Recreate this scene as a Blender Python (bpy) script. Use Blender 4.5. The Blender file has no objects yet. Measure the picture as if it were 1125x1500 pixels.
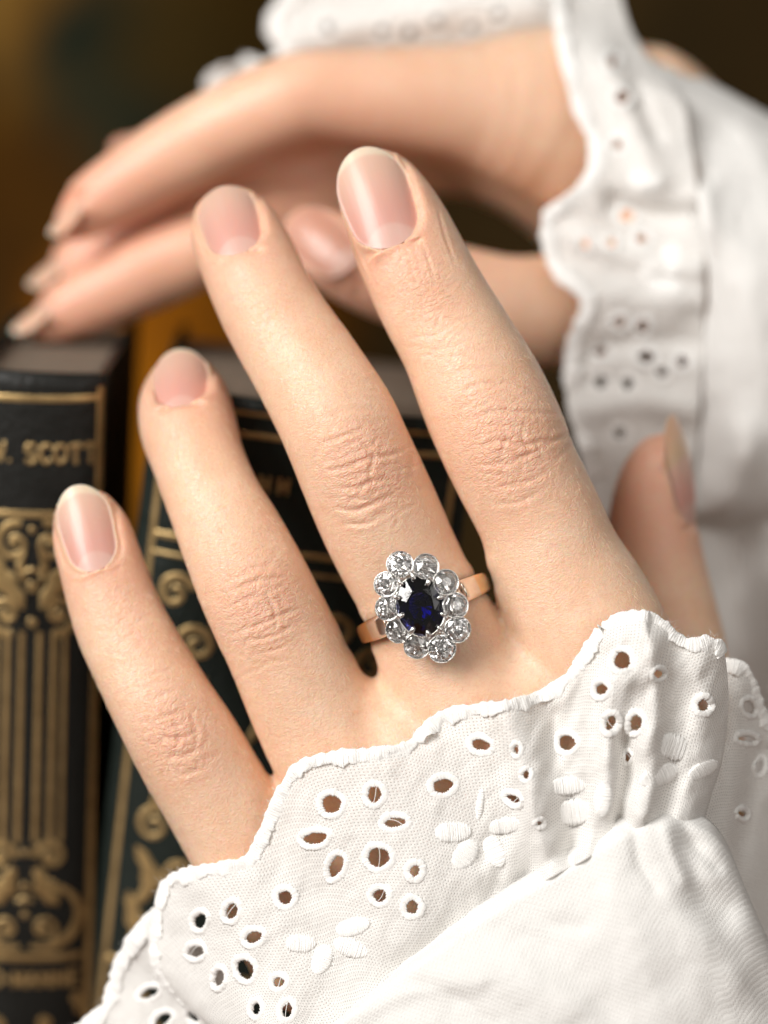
import bpy, bmesh, math, random
import numpy as np
from mathutils import Vector, Matrix

# ---------------------------------------------------------------- camera, world, lights, exposure
sc = bpy.context.scene
col = sc.collection
MM = 0.001
D = 430.0                       # mm from lens to the plane of sharp focus
S = 10.0                        # photograph pixels per mm in that plane
PITCH = math.radians(12.0)      # camera looks a little down
HZ = 130.0                      # mm, height of the focus centre above the table
CR = np.array([1.0, 0.0, 0.0])
CU = np.array([0.0, math.sin(PITCH), math.cos(PITCH)])
CT = np.array([0.0, -math.cos(PITCH), math.sin(PITCH)])     # towards the camera
CORG = np.array([0.0, 0.0, HZ])

def c2w(p):
    """camera-aligned mm (right, up, towards) -> world metres"""
    p = np.asarray(p, float)
    return (CORG + p[..., 0:1] * CR + p[..., 1:2] * CU + p[..., 2:3] * CT) * MM
def w2c(p):
    q = np.asarray(p, float) / MM - CORG
    return np.stack([q @ CR, q @ CU, q @ CT], -1)
def pt(px, py, z):
    """a point seen at photograph position px,py that stands z mm in front of the focus plane"""
    k = (D - z) / D / S
    return np.array([(px - 562.5) * k, (750.0 - py) * k, z])
def pts(px, py, z):
    px, py, z = np.broadcast_arrays(np.asarray(px, float), np.asarray(py, float), np.asarray(z, float))
    k = (D - z) / D / S
    return np.stack([(px - 562.5) * k, (750.0 - py) * k, z], -1)
def topx(p):
    p = np.asarray(p, float)
    k = D / (D - p[..., 2]) * S
    return 562.5 + p[..., 0] * k, 750.0 - p[..., 1] * k

cam = bpy.data.cameras.new('camera')
cam_o = bpy.data.objects.new('camera', cam)
col.objects.link(cam_o)
cam.sensor_fit = 'VERTICAL'
cam.sensor_height = 36.0
cam.lens = 36.0 * D / (1500.0 / S)
cam.clip_start = 0.02
cam.clip_end = 50.0
cam.dof.use_dof = True
cam.dof.focus_distance = (D - 0.5) * MM
cam.dof.aperture_fstop = 5.4
cam.dof.aperture_blades = 9
cam_o.location = Vector(c2w(np.array([0.0, 0.0, D])))
cam_o.rotation_euler = (math.radians(90) - PITCH, 0, 0)
sc.camera = cam_o

world = bpy.data.worlds.new('World')
sc.world = world
world.use_nodes = True
wbg = world.node_tree.nodes['Background']
wbg.inputs[0].default_value = (0.95, 0.90, 0.84, 1)
wbg.inputs[1].default_value = 0.175

def area(name, loc, target, size, size_y, power, color):
    l = bpy.data.lights.new(name, 'AREA')
    l.shape = 'RECTANGLE'; l.size = size; l.size_y = size_y
    l.energy = power; l.color = color
    o = bpy.data.objects.new(name, l)
    col.objects.link(o)
    o.location = loc
    d = Vector(target) - Vector(loc)
    o.rotation_euler = d.to_track_quat('-Z', 'Y').to_euler()
    return o
area('window_light', (-0.85, -0.70, 0.85), (0.0, 0.0, 0.13), 0.62, 0.85, 24.5, (1.0, 0.975, 0.945))
area('fill_light', (0.75, -1.0, 0.65), (0.0, 0.0, 0.12), 0.9, 0.9, 3.8, (1.0, 0.96, 0.92))
# small unseen lights, added to make the stones sparkle
for i, (lx, ly, lz) in enumerate(((-0.25, -0.9, 0.95), (0.35, -0.75, 1.0), (0.05, -1.1, 0.55), (-0.6, -0.95, 0.35), (0.55, -1.05, 0.25))):
    area('sparkle_light', (lx, ly, lz), (0.0, 0.0, 0.12), 0.07, 0.07, 0.40, (1.0, 0.93, 0.84))

sc.view_settings.view_transform = 'Standard'
sc.view_settings.look = 'None'
sc.view_settings.exposure = -0.13
sc.view_settings.gamma = 1.0
sc.view_settings.use_curve_mapping = False
sc.render.engine = 'CYCLES'
cy = sc.cycles
cy.use_denoising = True
try:
    cy.denoiser = 'OPENIMAGEDENOISE'
except Exception:
    pass
cy.use_adaptive_sampling = True
cy.adaptive_threshold = 0.025
cy.max_bounces = 22
cy.transmission_bounces = 20
cy.glossy_bounces = 8
cy.diffuse_bounces = 4
cy.transparent_max_bounces = 12
cy.sample_clamp_indirect = 12.0
cy.caustics_reflective = False
cy.caustics_refractive = False
sc.unit_settings.system = 'METRIC'

# ---------------------------------------------------------------- helpers
RNG = np.random.default_rng(7)
random.seed(7)

def link(o, parent=None):
    col.objects.link(o)
    if parent is not None:
        o.parent = parent
    return o
def empty(name, loc_w):
    o = bpy.data.objects.new(name, None)
    o.location = loc_w
    o.empty_display_size = 0.01
    return link(o)
def tag(o, label=None, category=None, group=None, kind=None):
    if label: o['label'] = label
    if category: o['category'] = category
    if group: o['group'] = group
    if kind: o['kind'] = kind
    return o
def mesh_obj(name, verts_w, faces, mat, parent=None, smooth=True, attrs=None, mats=None, fmat=None):
    """verts in world metres; faces an (n,4)/(n,3) array or a list; parent an Empty at the thing's base"""
    verts_w = np.asarray(verts_w, float)
    if parent is not None:
        base = np.zeros(3)
        p = parent
        while p is not None:
            base += np.array(p.location); p = p.parent
        verts_w = verts_w - base
    me = bpy.data.meshes.new(name)
    if isinstance(faces, np.ndarray):
        n, k = faces.shape
        me.vertices.add(len(verts_w)); me.vertices.foreach_set('co', verts_w.astype(np.float32).ravel())
        me.loops.add(n * k); me.loops.foreach_set('vertex_index', faces.astype(np.int32).ravel())
        me.polygons.add(n)
        me.polygons.foreach_set('loop_start', (np.arange(n) * k).astype(np.int32))
        me.update(calc_edges=True); me.validate()
    else:
        me.from_pydata([tuple(v) for v in verts_w], [], [tuple(f) for f in faces])
        me.update()
    if smooth:
        me.polygons.foreach_set('use_smooth', np.ones(len(me.polygons), bool))
    for k, v in (attrs or {}).items():
        v = np.asarray(v, np.float32)
        if v.ndim == 1:
            a = me.attributes.new(k, 'FLOAT', 'POINT'); a.data.foreach_set('value', v)
        elif v.shape[1] == 3:
            a = me.attributes.new(k, 'FLOAT_VECTOR', 'POINT'); a.data.foreach_set('vector', v.ravel())
    for m in (mats or [mat]):
        me.materials.append(m)
    if fmat is not None:
        me.polygons.foreach_set('material_index', np.asarray(fmat, np.int32))
    o = bpy.data.objects.new(name, me)
    return link(o, parent)

def sstep(a, b, x):
    t = np.clip((x - a) / (b - a), 0, 1)
    return t * t * (3 - 2 * t)

# --- value noise in numpy (for relief that is real geometry)
_NT = np.random.default_rng(3).random((64, 64, 64)).astype(np.float32)
def vnoise(p):
    p = np.asarray(p, float)
    i = np.floor(p).astype(int); f = p - i; f = f * f * (3 - 2 * f)
    r = 0
    for dx in (0, 1):
        for dy in (0, 1):
            for dz in (0, 1):
                w = (f[..., 0] if dx else 1 - f[..., 0]) * (f[..., 1] if dy else 1 - f[..., 1]) * (f[..., 2] if dz else 1 - f[..., 2])
                r = r + w * _NT[(i[..., 0] + dx) % 64, (i[..., 1] + dy) % 64, (i[..., 2] + dz) % 64]
    return r - 0.5

def catmull(P, n):
    """Catmull-Rom through the rows of P, n samples between each pair (any dimension)"""
    P = np.asarray(P, float)
    Q = np.vstack([2 * P[0] - P[1], P, 2 * P[-1] - P[-2]])
    out = []
    for i in range(1, len(Q) - 2):
        t = np.linspace(0, 1, n, endpoint=False)[:, None]
        a, b, c, d = Q[i - 1], Q[i], Q[i + 1], Q[i + 2]
        out.append(0.5 * (2 * b + (c - a) * t + (2 * a - 5 * b + 4 * c - d) * t ** 2 + (3 * b - a - 3 * c + d) * t ** 3))
    out.append(P[-1:])
    return np.vstack(out)
def resample(P, n):
    P = np.asarray(P, float)
    s = np.concatenate([[0], np.cumsum(np.linalg.norm(np.diff(P[:, :3], axis=0), axis=1))])
    t = np.linspace(0, s[-1], n)
    return np.stack([np.interp(t, s, P[:, k]) for k in range(P.shape[1])], -1)

# --- node helpers
def new_mat(name):
    m = bpy.data.materials.new(name); m.use_nodes = True
    nt = m.node_tree; b = nt.nodes['Principled BSDF']
    return m, nt, b
def nd(nt, t, **kw):
    n = nt.nodes.new(t)
    for k, v in kw.items():
        if k == 'inp':
            for kk, vv in v.items(): n.inputs[kk].default_value = vv
        else:
            setattr(n, k, v)
    return n
def mth(nt, op, a, b=None, clamp=False):
    n = nt.nodes.new('ShaderNodeMath'); n.operation = op; n.use_clamp = clamp
    for i, v in enumerate((a, b)):
        if v is None: continue
        if isinstance(v, (int, float)): n.inputs[i].default_value = v
        else: nt.links.new(v, n.inputs[i])
    return n.outputs[0]
def mixc(nt, f, a, b, mode='MIX'):
    n = nt.nodes.new('ShaderNodeMix'); n.data_type = 'RGBA'; n.blend_type = mode
    for i, v in ((0, f), (6, a), (7, b)):
        if isinstance(v, (int, float)): n.inputs[i].default_value = v
        elif isinstance(v, tuple): n.inputs[i].default_value = (*v, 1) if len(v) == 3 else v
        else: nt.links.new(v, n.inputs[i])
    return n.outputs[2]
def attr(nt, name, vec=False):
    n = nt.nodes.new('ShaderNodeAttribute'); n.attribute_name = name
    return n.outputs['Vector' if vec else 'Fac']
def srgb(r, g, b):
    f = lambda c: (c / 255 / 12.92) if c / 255 <= 0.04045 else ((c / 255 + 0.055) / 1.055) ** 2.4
    return (f(r), f(g), f(b))
# ---------------------------------------------------------------- flesh: distance fields meshed into one skin
class Chain:
    """A limb: stations (px, py, half width in px, depth of its back surface, flatness of back, flatness of underside)"""
    def __init__(self, st, n=3, front=True, nrm=None):
        rows = []
        for s in st:
            px, py, hw, zs, rd, rp = s[:6]
            r = hw / S
            zc = zs - r * rd
            for _ in range(2):
                r = hw / S * (D - zc) / D
                zc = zs - r * rd
            rows.append([*pt(px, py, zc), r, rd, rp])
        R = catmull(rows, n)
        self.c = R[:, :3]; self.r = R[:, 3]; self.rd = R[:, 4]; self.rp = R[:, 5]
        T = np.gradient(self.c, axis=0); T /= np.linalg.norm(T, axis=1)[:, None]
        up = np.array([0, 0, 1.0]) if nrm is None else np.asarray(nrm, float)
        N = up - (T @ up)[:, None] * T; N /= np.linalg.norm(N, axis=1)[:, None]
        self.T, self.N, self.B = T, N, np.cross(T, N)
        self.s = np.concatenate([[0], np.cumsum(np.linalg.norm(np.diff(self.c, axis=0), axis=1))])
        m = self.r.max() + 9
        self.lo = (self.c - m).min(0); self.hi = (self.c + m).max(0)
    def eval(self, P, local=False):
        out = np.full(len(P), 30.0)
        m = np.all((P > self.lo) & (P < self.hi), axis=1)
        Q = P[m]
        best = np.full(len(Q), 1e9)
        if local:
            L = np.zeros((len(Q), 3))
        for i in range(len(self.c) - 1):
            a, b = self.c[i], self.c[i + 1]
            ab = b - a; l2 = ab @ ab
            o = Q - a
            t = np.clip((o @ ab) / l2, 0, 1)
            o = o - t[:, None] * ab
            B = self.B[i] + t[:, None] * (self.B[i + 1] - self.B[i])
            N = self.N[i] + t[:, None] * (self.N[i + 1] - self.N[i])
            T = ab / math.sqrt(l2)
            r = self.r[i] + t * (self.r[i + 1] - self.r[i])
            rd = self.rd[i] + t * (self.rd[i + 1] - self.rd[i]); rp = self.rp[i] + t * (self.rp[i + 1] - self.rp[i])
            bb = np.einsum('ij,ij->i', o, B); nn = np.einsum('ij,ij->i', o, N); ll = o @ T
            nn2 = nn / np.where(nn > 0, rd, rp)
            d = np.sqrt(bb * bb + nn2 * nn2 + ll * ll) - r
            k = d < best
            best = np.where(k, d, best)
            if local:
                L[k] = np.stack([self.s[i] + t * math.sqrt(l2) + 0 * bb, bb, nn], -1)[k]
        out[m] = best
        if local:
            LL = np.full((len(P), 3), -99.0); LL[m] = L
            return out, LL
        return out

def smin(a, b, k):
    h = np.clip(0.5 + 0.5 * (b - a) / k, 0, 1)
    return b + (a - b) * h - k * h * (1 - h)

def surface_nets(f, lo, hi, h):
    n = np.ceil((hi - lo) / h).astype(int) + 1
    ax = [lo[i] + h * np.arange(n[i]) for i in range(3)]
    G = np.stack(np.meshgrid(*ax, indexing='ij'), -1).reshape(-1, 3)
    V = f(G).reshape(n)
    neg = V < 0
    # cells
    c = np.zeros(n - 1, int)
    acc = np.zeros((*(n - 1), 3)); cnt = np.zeros(n - 1)
    sl = lambda o: tuple(slice(o[i], n[i] - 1 + o[i]) for i in range(3))
    for axis in range(3):
        for u in (0, 1):
            for v in (0, 1):
                o0 = [0, 0, 0]; others = [k for k in range(3) if k != axis]
                o0[others[0]] = u; o0[others[1]] = v
                o1 = list(o0); o1[axis] = 1
                a = V[sl(o0)]; b = V[sl(o1)]
                x = (a < 0) != (b < 0)
                t = np.where(x, a / np.where(x, a - b, 1), 0)
                for k in range(3):
                    acc[..., k] += np.where(x, (t if k == axis else o0[k]), 0)
                cnt += x
    act = cnt > 0
    idx = np.full(n - 1, -1); idx[act] = np.arange(act.sum())
    I = np.argwhere(act)
    P = lo + h * (I + acc[act] / cnt[act][:, None])
    quads = []
    for axis in range(3):
        o1, o2 = [k for k in range(3) if k != axis]
        s0 = [slice(1, n[k] - 1) for k in range(3)]; s0[axis] = slice(0, n[axis] - 1)
        s1 = list(s0); s1[axis] = slice(1, n[axis])
        a = neg[tuple(s0)]; b = neg[tuple(s1)]
        for flip, m in ((False, a & ~b), (True, ~a & b)):
            J = np.argwhere(m)
            if len(J) == 0: continue
            J = J + np.array([1 if k != axis else 0 for k in range(3)])
            e1 = np.zeros(3, int); e1[o1] = 1
            e2 = np.zeros(3, int); e2[o2] = 1
            g = lambda q: idx[q[:, 0], q[:, 1], q[:, 2]]
            q = np.stack([g(J - e1 - e2), g(J - e2), g(J), g(J - e1)], -1)
            if (axis == 1) != flip: q = q[:, ::-1]
            quads.append(q)
    return P, np.vstack(quads)

def subdivide(P, F):
    n = len(P)
    E = np.stack([F, np.roll(F, -1, 1)], -1).reshape(-1, 2)
    E.sort(1)
    key = E[:, 0].astype(np.int64) * n + E[:, 1]
    u, inv = np.unique(key, return_inverse=True)
    ea, eb = u // n, u % n
    EM = (P[ea] + P[eb]) / 2
    FM = P[F].mean(1)
    inv = inv.reshape(-1, 4) + n
    fm = n + len(u) + np.arange(len(F))
    Q = []
    for k in range(4):
        Q.append(np.stack([F[:, k], inv[:, k], fm, inv[:, (k - 1) % 4]], -1))
    return np.vstack([P, EM, FM]), np.vstack(Q)

def vnormals(P, F):
    a = P[F[:, 2]] - P[F[:, 0]]; b = P[F[:, 3]] - P[F[:, 1]]
    fn = np.cross(a, b)
    N = np.zeros_like(P)
    for k in range(4):
        for d in range(3):
            N[:, d] += np.bincount(F[:, k], fn[:, d], len(P))
    return N / (np.linalg.norm(N, axis=1)[:, None] + 1e-12)
def smooth_mesh(P, F, it, lam=0.5):
    E = np.vstack([F[:, [k, (k + 1) % 4]] for k in range(4)])
    deg = np.bincount(E[:, 0], minlength=len(P)) + np.bincount(E[:, 1], minlength=len(P))
    for _ in range(it):
        A = np.zeros_like(P)
        for d in range(3):
            A[:, d] = np.bincount(E[:, 0], P[E[:, 1], d], len(P)) + np.bincount(E[:, 1], P[E[:, 0], d], len(P))
        P = P + lam * (A / deg[:, None] - P)
    return P
def project(P, F, f, it=2):
    for _ in range(it):
        N = vnormals(P, F)
        P = P - N * np.clip(f(P), -0.6, 0.6)[:, None]
    return P

class Nail:
    """a nail plate: base and tip of its middle line (px, py, depth), half width px, curvature radius mm, rise of its middle"""
    def __init__(self, base, tip, hw, R, arch=0.5, side=0.0, point=0.9, basew=0.86, up=None):
        self.a = pt(*base); self.b = pt(*tip)
        self.L = np.linalg.norm(self.b - self.a)
        self.T = (self.b - self.a) / self.L
        up = np.array([0, 0, 1.0]) + side * np.array([1.0, 0, 0]) if up is None else np.array(up, float)
        N = up - (up @ self.T) * self.T; self.N = N / np.linalg.norm(N)
        self.B = np.cross(self.T, self.N)
        self.w = hw / S * (D - base[2]) / D
        self.R = R; self.arch = arch; self.point = point; self.basew = basew
    def local(self, P):
        o = P - self.a
        return o @ self.T / self.L, o @ self.B, o @ self.N
    def height(self, l, b):
        bb = np.clip(np.abs(b), 0, self.R * 0.98)
        return self.arch * 4 * l * (1 - l) * np.where(l > 1, 1.0, 1.0) - (self.R - np.sqrt(self.R ** 2 - bb ** 2))
    def halfw(self, l):
        """half width along the nail: rounded cuticle, straight sides, oval tip"""
        lb = np.clip(l / 0.28, 0, 1); lt = np.clip((1 - l) / (1 - self.point + 1e-6) , 0, 1)
        w = self.w * (self.basew + (1 - self.basew) * sstep(0, 0.6, l))
        return w * np.sqrt(np.clip(1 - (1 - lb) ** 2, 0, 1)) * np.sqrt(np.clip(1 - (1 - lt) ** 2, 0, 1))
    def press(self, P, Nrm, fold=0.35, depth=0.28):
        """shape the flesh around the plate: a bed under it, a soft fold beside and behind it"""
        l, b, n = self.local(P)
        ll = np.clip(l, 0.0, 1.0)
        h = self.height(ll, b)
        near = (l > -0.5) & (l < 1.25) & (np.abs(b) < self.w * 1.9) & (n > h - 4.0) & (n < h + 4.0)
        hw = np.maximum(self.halfw(np.clip(l, 0.02, 0.98)), 1e-3)
        # signed distance-ish to the outline (mm): negative inside
        dl = np.where(l < 0.0, -l * self.L, np.where(l > 1, (l - 1) * self.L, 0))
        db = np.abs(b) - np.where((l > 0.0), np.where(l < 0.8, hw, np.maximum(hw, self.halfw(np.array(0.8)))), hw)
        d = np.where((l > 0) & (l <= 1), np.maximum(db, -l * self.L), np.sqrt(dl ** 2 + np.maximum(np.abs(b) - self.w * 0.55, 0) ** 2))
        inside = sstep(0.12, -0.22, d)
        tgt = h - depth
        dn = np.where(n > tgt, tgt - n, np.where(l < 0.9, (tgt - n) * 0.8, 0)) * inside
        f = fold * np.exp(-(np.maximum(d, 0) / 0.8) ** 2) * (1 - inside) * sstep(1.0, 0.72, l)
        dn = dn + np.where(d > -0.05, np.clip(h + f - n, -0.9, 1.1) * np.exp(-(np.maximum(d, 0) / 1.0) ** 2) * (1 - inside) * sstep(1.02, 0.75, l), 0)
        return P + (np.where(near, dn, 0))[:, None] * self.N
    def build(self, name, mat, parent, nl=44, nb=25, thick=0.28):
        ls = np.linspace(0.0, 1.0, nl)
        ls = 0.5 - 0.5 * np.cos(ls * math.pi)
        us = np.linspace(-1, 1, nb)
        Lg, U = np.meshgrid(ls, us, indexing='ij')
        b = U * np.maximum(self.halfw(np.clip(Lg, 0.001, 0.999)), 0.02)
        h = self.height(Lg, b)
        top = self.a + Lg[..., None] * self.L * self.T + b[..., None] * self.B + (h + 0.04)[..., None] * self.N
        bot = top - thick * self.N
        bot -= 0.12 * (np.abs(U) ** 3)[..., None] * np.sign(U)[..., None] * self.B
        V = np.vstack([top.reshape(-1, 3), bot.reshape(-1, 3)])
        i = np.arange(nl * nb).reshape(nl, nb)
        q = np.stack([i[:-1, :-1], i[1:, :-1], i[1:, 1:], i[:-1, 1:]], -1).reshape(-1, 4)
        n = nl * nb
        F = [q[:, ::-1], q + n]
        ring = np.concatenate([i[0, :-1], i[:-1, -1], i[-1, :0:-1], i[:0:-1, 0]])
        r2 = np.roll(ring, -1)
        F.append(np.stack([ring, r2, r2 + n, ring + n], -1))
        F = np.vstack(F)
        at = {'nl': np.tile(Lg.ravel(), 2), 'nb': np.tile((b / self.w).ravel(), 2)}
        return mesh_obj(name, c2w(V), F, mat, parent, attrs=at)

def tube_frames(path, closed):
    T = (np.roll(path, -1, 0) - np.roll(path, 1, 0)) if closed else np.gradient(path, axis=0)
    T = T / (np.linalg.norm(T, axis=1)[:, None] + 1e-12)
    ref = np.array([0.13, 0.07, 1.0])
    A = np.cross(T, ref); A /= (np.linalg.norm(A, axis=1)[:, None] + 1e-12)
    return T, A, np.cross(A, T)
def tube_closed(path, r, n=8):
    path = np.asarray(path, float); m = len(path)
    r = np.broadcast_to(np.asarray(r, float), (m,))
    T, A, B = tube_frames(path, True)
    a = np.arange(n) * 2 * math.pi / n
    V = path[:, None] + r[:, None, None] * (np.cos(a)[None, :, None] * A[:, None] + np.sin(a)[None, :, None] * B[:, None])
    I, J = np.meshgrid(np.arange(m), np.arange(n), indexing='ij')
    F = np.stack([I * n + J, I * n + (J + 1) % n, ((I + 1) % m) * n + (J + 1) % n, ((I + 1) % m) * n + J], -1).reshape(-1, 4)
    return V.reshape(-1, 3), F[:, ::-1]
def tube_open(path, r, n=8):
    path = np.asarray(path, float); m = len(path)
    r = np.broadcast_to(np.asarray(r, float), (m,))
    T, A, B = tube_frames(path, False)
    a = np.arange(n) * 2 * math.pi / n
    V = path[:, None] + r[:, None, None] * (np.cos(a)[None, :, None] * A[:, None] + np.sin(a)[None, :, None] * B[:, None])
    I, J = np.meshgrid(np.arange(m - 1), np.arange(n), indexing='ij')
    F = np.stack([I * n + J, I * n + (J + 1) % n, (I + 1) * n + (J + 1) % n, (I + 1) * n + J], -1).reshape(-1, 4)[:, ::-1].tolist()
    F.append(list(range(n))); F.append(list(range((m - 1) * n, m * n))[::-1])
    return V.reshape(-1, 3), F

def join(parts):
    V = []; F = []; o = 0
    for v, f in parts:
        V.append(np.asarray(v)); F += [[int(i) + o for i in q] for q in f]; o += len(v)
    return np.vstack(V), F

# ---------------------------------------------------------------- materials of skin and nails
def skin_material(name, fine=1.0):
    m, nt, b = new_mat(name)
    L = nt.links.new
    tex = attr(nt, 'co_mm', True)           # position on the hand in mm
    red = attr(nt, 'red')                   # knuckles, tips
    wr = attr(nt, 'wrinkle')
    n1 = nd(nt, 'ShaderNodeTexNoise', inp={'Scale': 0.12, 'Detail': 5.0, 'Roughness': 0.6}); L(tex, n1.inputs['Vector'])
    n2 = nd(nt, 'ShaderNodeTexNoise', inp={'Scale': 0.6, 'Detail': 3.0}); L(tex, n2.inputs['Vector'])
    base = mixc(nt, n1.outputs['Fac'], srgb(229, 184, 150), srgb(250, 222, 196))
    base = mixc(nt, mth(nt, 'MULTIPLY', mth(nt, 'SUBTRACT', n2.outputs['Fac'], 0.5, True), 0.8), base, srgb(228, 172, 134))
    base = mixc(nt, mth(nt, 'MULTIPLY', red, 0.62, True), base, srgb(231, 163, 138))
    n5 = nd(nt, 'ShaderNodeTexNoise', inp={'Scale': 2.2, 'Detail': 4.0, 'Roughness': .65}); L(tex, n5.inputs['Vector'])
    base = mixc(nt, mth(nt, 'MULTIPLY', mth(nt, 'SUBTRACT', n5.outputs['Fac'], 0.48, True), 1.5, True), base, srgb(222, 160, 126))
    # faint freckles
    vf = nd(nt, 'ShaderNodeTexVoronoi', inp={'Scale': 0.22}); L(tex, vf.inputs['Vector'])
    fr = mth(nt, 'MULTIPLY', mth(nt, 'SUBTRACT', 0.10, vf.outputs['Distance'], True), 5.0, True)
    base = mixc(nt, mth(nt, 'MULTIPLY', fr, 0.35), base, srgb(206, 146, 108))
    L(base, b.inputs['Base Color'])
    b.inputs['Roughness'].default_value = 0.43
    b.inputs['Specular IOR Level'].default_value = 0.55
    b.inputs['Subsurface Weight'].default_value = 0.85
    b.inputs['Subsurface Radius'].default_value = (1.0, 0.38, 0.20)
    b.inputs['Subsurface Scale'].default_value = 0.0011
    if fine > 0:
        # crossing skin lines: stretched cells, stronger on the knuckles
        loc = attr(nt, 'loc_mm', True)
        mp = nd(nt, 'ShaderNodeMapping', inp={'Scale': (1.05, 0.55, 0.55)}); L(loc, mp.inputs['Vector'])
        wn = nd(nt, 'ShaderNodeTexNoise', inp={'Scale': 0.8, 'Detail': 2.0}); L(loc, wn.inputs['Vector'])
        mx = nd(nt, 'ShaderNodeVectorMath', operation='MULTIPLY_ADD'); L(wn.outputs['Color'], mx.inputs[0]); mx.inputs[1].default_value = (1.1, 1.1, 1.1); L(mp.outputs[0], mx.inputs[2])
        v1 = nd(nt, 'ShaderNodeTexVoronoi', feature='DISTANCE_TO_EDGE', inp={'Scale': 1.0}); L(mx.outputs[0], v1.inputs['Vector'])
        v2 = nd(nt, 'ShaderNodeTexVoronoi', feature='DISTANCE_TO_EDGE', inp={'Scale': 2.6}); L(mx.outputs[0], v2.inputs['Vector'])
        e1 = mth(nt, 'SMOOTH_MIN', mth(nt, 'MULTIPLY', v1.outputs[0], 5.0), 1.0)
        e2 = mth(nt, 'MINIMUM', mth(nt, 'MULTIPLY', v2.outputs[0], 4.0), 1.0)
        e1 = mth(nt, 'MINIMUM', mth(nt, 'MULTIPLY', v1.outputs[0], 5.0), 1.0)
        hh = mth(nt, 'ADD', mth(nt, 'MULTIPLY', mth(nt, 'MULTIPLY', e1, wr), 0.75), mth(nt, 'MULTIPLY', e2, mth(nt, 'ADD', 0.20, mth(nt, 'MULTIPLY', wr, 0.35))))
        n3 = nd(nt, 'ShaderNodeTexNoise', inp={'Scale': 4.5, 'Detail': 3.0}); L(tex, n3.inputs['Vector'])
        hh = mth(nt, 'ADD', hh, mth(nt, 'MULTIPLY', n3.outputs['Fac'], 0.26))
        bp = nd(nt, 'ShaderNodeBump', inp={'Strength': 0.8 * fine, 'Distance': 0.00016}); L(hh, bp.inputs['Height'])
        L(bp.outputs[0], b.inputs['Normal'])
        rg = mth(nt, 'ADD', 0.30, mth(nt, 'MULTIPLY', n3.outputs['Fac'], 0.16))
        L(rg, b.inputs['Roughness'])
    return m
SKIN = skin_material('skin')
SKIN_FAR = skin_material('skin_plain', 0.0)

def nail_material(name, tip_from, tip_c=None, bed=None):
    m, nt, b = new_mat(name)
    L = nt.links.new
    l = attr(nt, 'nl'); bb = attr(nt, 'nb')
    ns = nd(nt, 'ShaderNodeTexNoise', inp={'Scale': 3.0, 'Detail': 2.0})
    cmb = nd(nt, 'ShaderNodeCombineXYZ'); L(l, cmb.inputs[0]); L(mth(nt, 'MULTIPLY', bb, 1.0), cmb.inputs[1]); L(cmb.outputs[0], ns.inputs['Vector'])
    # lunula, pink bed, pale free edge (real colours of a nail)
    b2 = mth(nt, 'MULTIPLY', bb, bb)
    lun = nd(nt, 'ShaderNodeMapRange', interpolation_type='SMOOTHSTEP', inp={1: 0.235, 2: 0.185}); L(mth(nt, 'ADD', l, mth(nt, 'MULTIPLY', b2, 0.20)), lun.inputs[0])
    fre = nd(nt, 'ShaderNodeMapRange', interpolation_type='SMOOTHSTEP', inp={1: tip_from - 0.03, 2: tip_from + 0.03}); L(mth(nt, 'ADD', l, mth(nt, 'MULTIPLY', b2, 0.13)), fre.inputs[0])
    pal = nd(nt, 'ShaderNodeMapRange', interpolation_type='SMOOTHSTEP', inp={1: 0.25, 2: tip_from}); L(l, pal.inputs[0])
    c = mixc(nt, pal.outputs[0], bed or srgb(224, 162, 148), bed or srgb(231, 183, 163))
    c = mixc(nt, mth(nt, 'MULTIPLY', lun.outputs[0], 0.45), c, srgb(236, 196, 184))
    c = mixc(nt, mth(nt, 'MULTIPLY', fre.outputs[0], 0.8), c, tip_c or srgb(238, 214, 190))
    L(c, b.inputs['Base Color'])
    b.inputs['Roughness'].default_value = 0.40
    b.inputs['Specular IOR Level'].default_value = 0.5
    b.inputs['Subsurface Weight'].default_value = 0.7
    b.inputs['Subsurface Radius'].default_value = (1.0, 0.45, 0.3)
    b.inputs['Subsurface Scale'].default_value = 0.0010
    b.inputs['Coat Weight'].default_value = 0.28
    b.inputs['Coat Roughness'].default_value = 0.20
    wv = nd(nt, 'ShaderNodeTexNoise', inp={'Scale': 5.0, 'Detail': 2.0})
    cm2 = nd(nt, 'ShaderNodeCombineXYZ'); L(mth(nt, 'MULTIPLY', l, 0.25), cm2.inputs[0]); L(mth(nt, 'MULTIPLY', bb, 2.2), cm2.inputs[1]); L(cm2.outputs[0], wv.inputs['Vector'])
    bp = nd(nt, 'ShaderNodeBump', inp={'Strength': 0.5, 'Distance': 0.00005}); L(wv.outputs['Fac'], bp.inputs['Height']); L(bp.outputs[0], b.inputs['Normal'])
    return m

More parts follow.
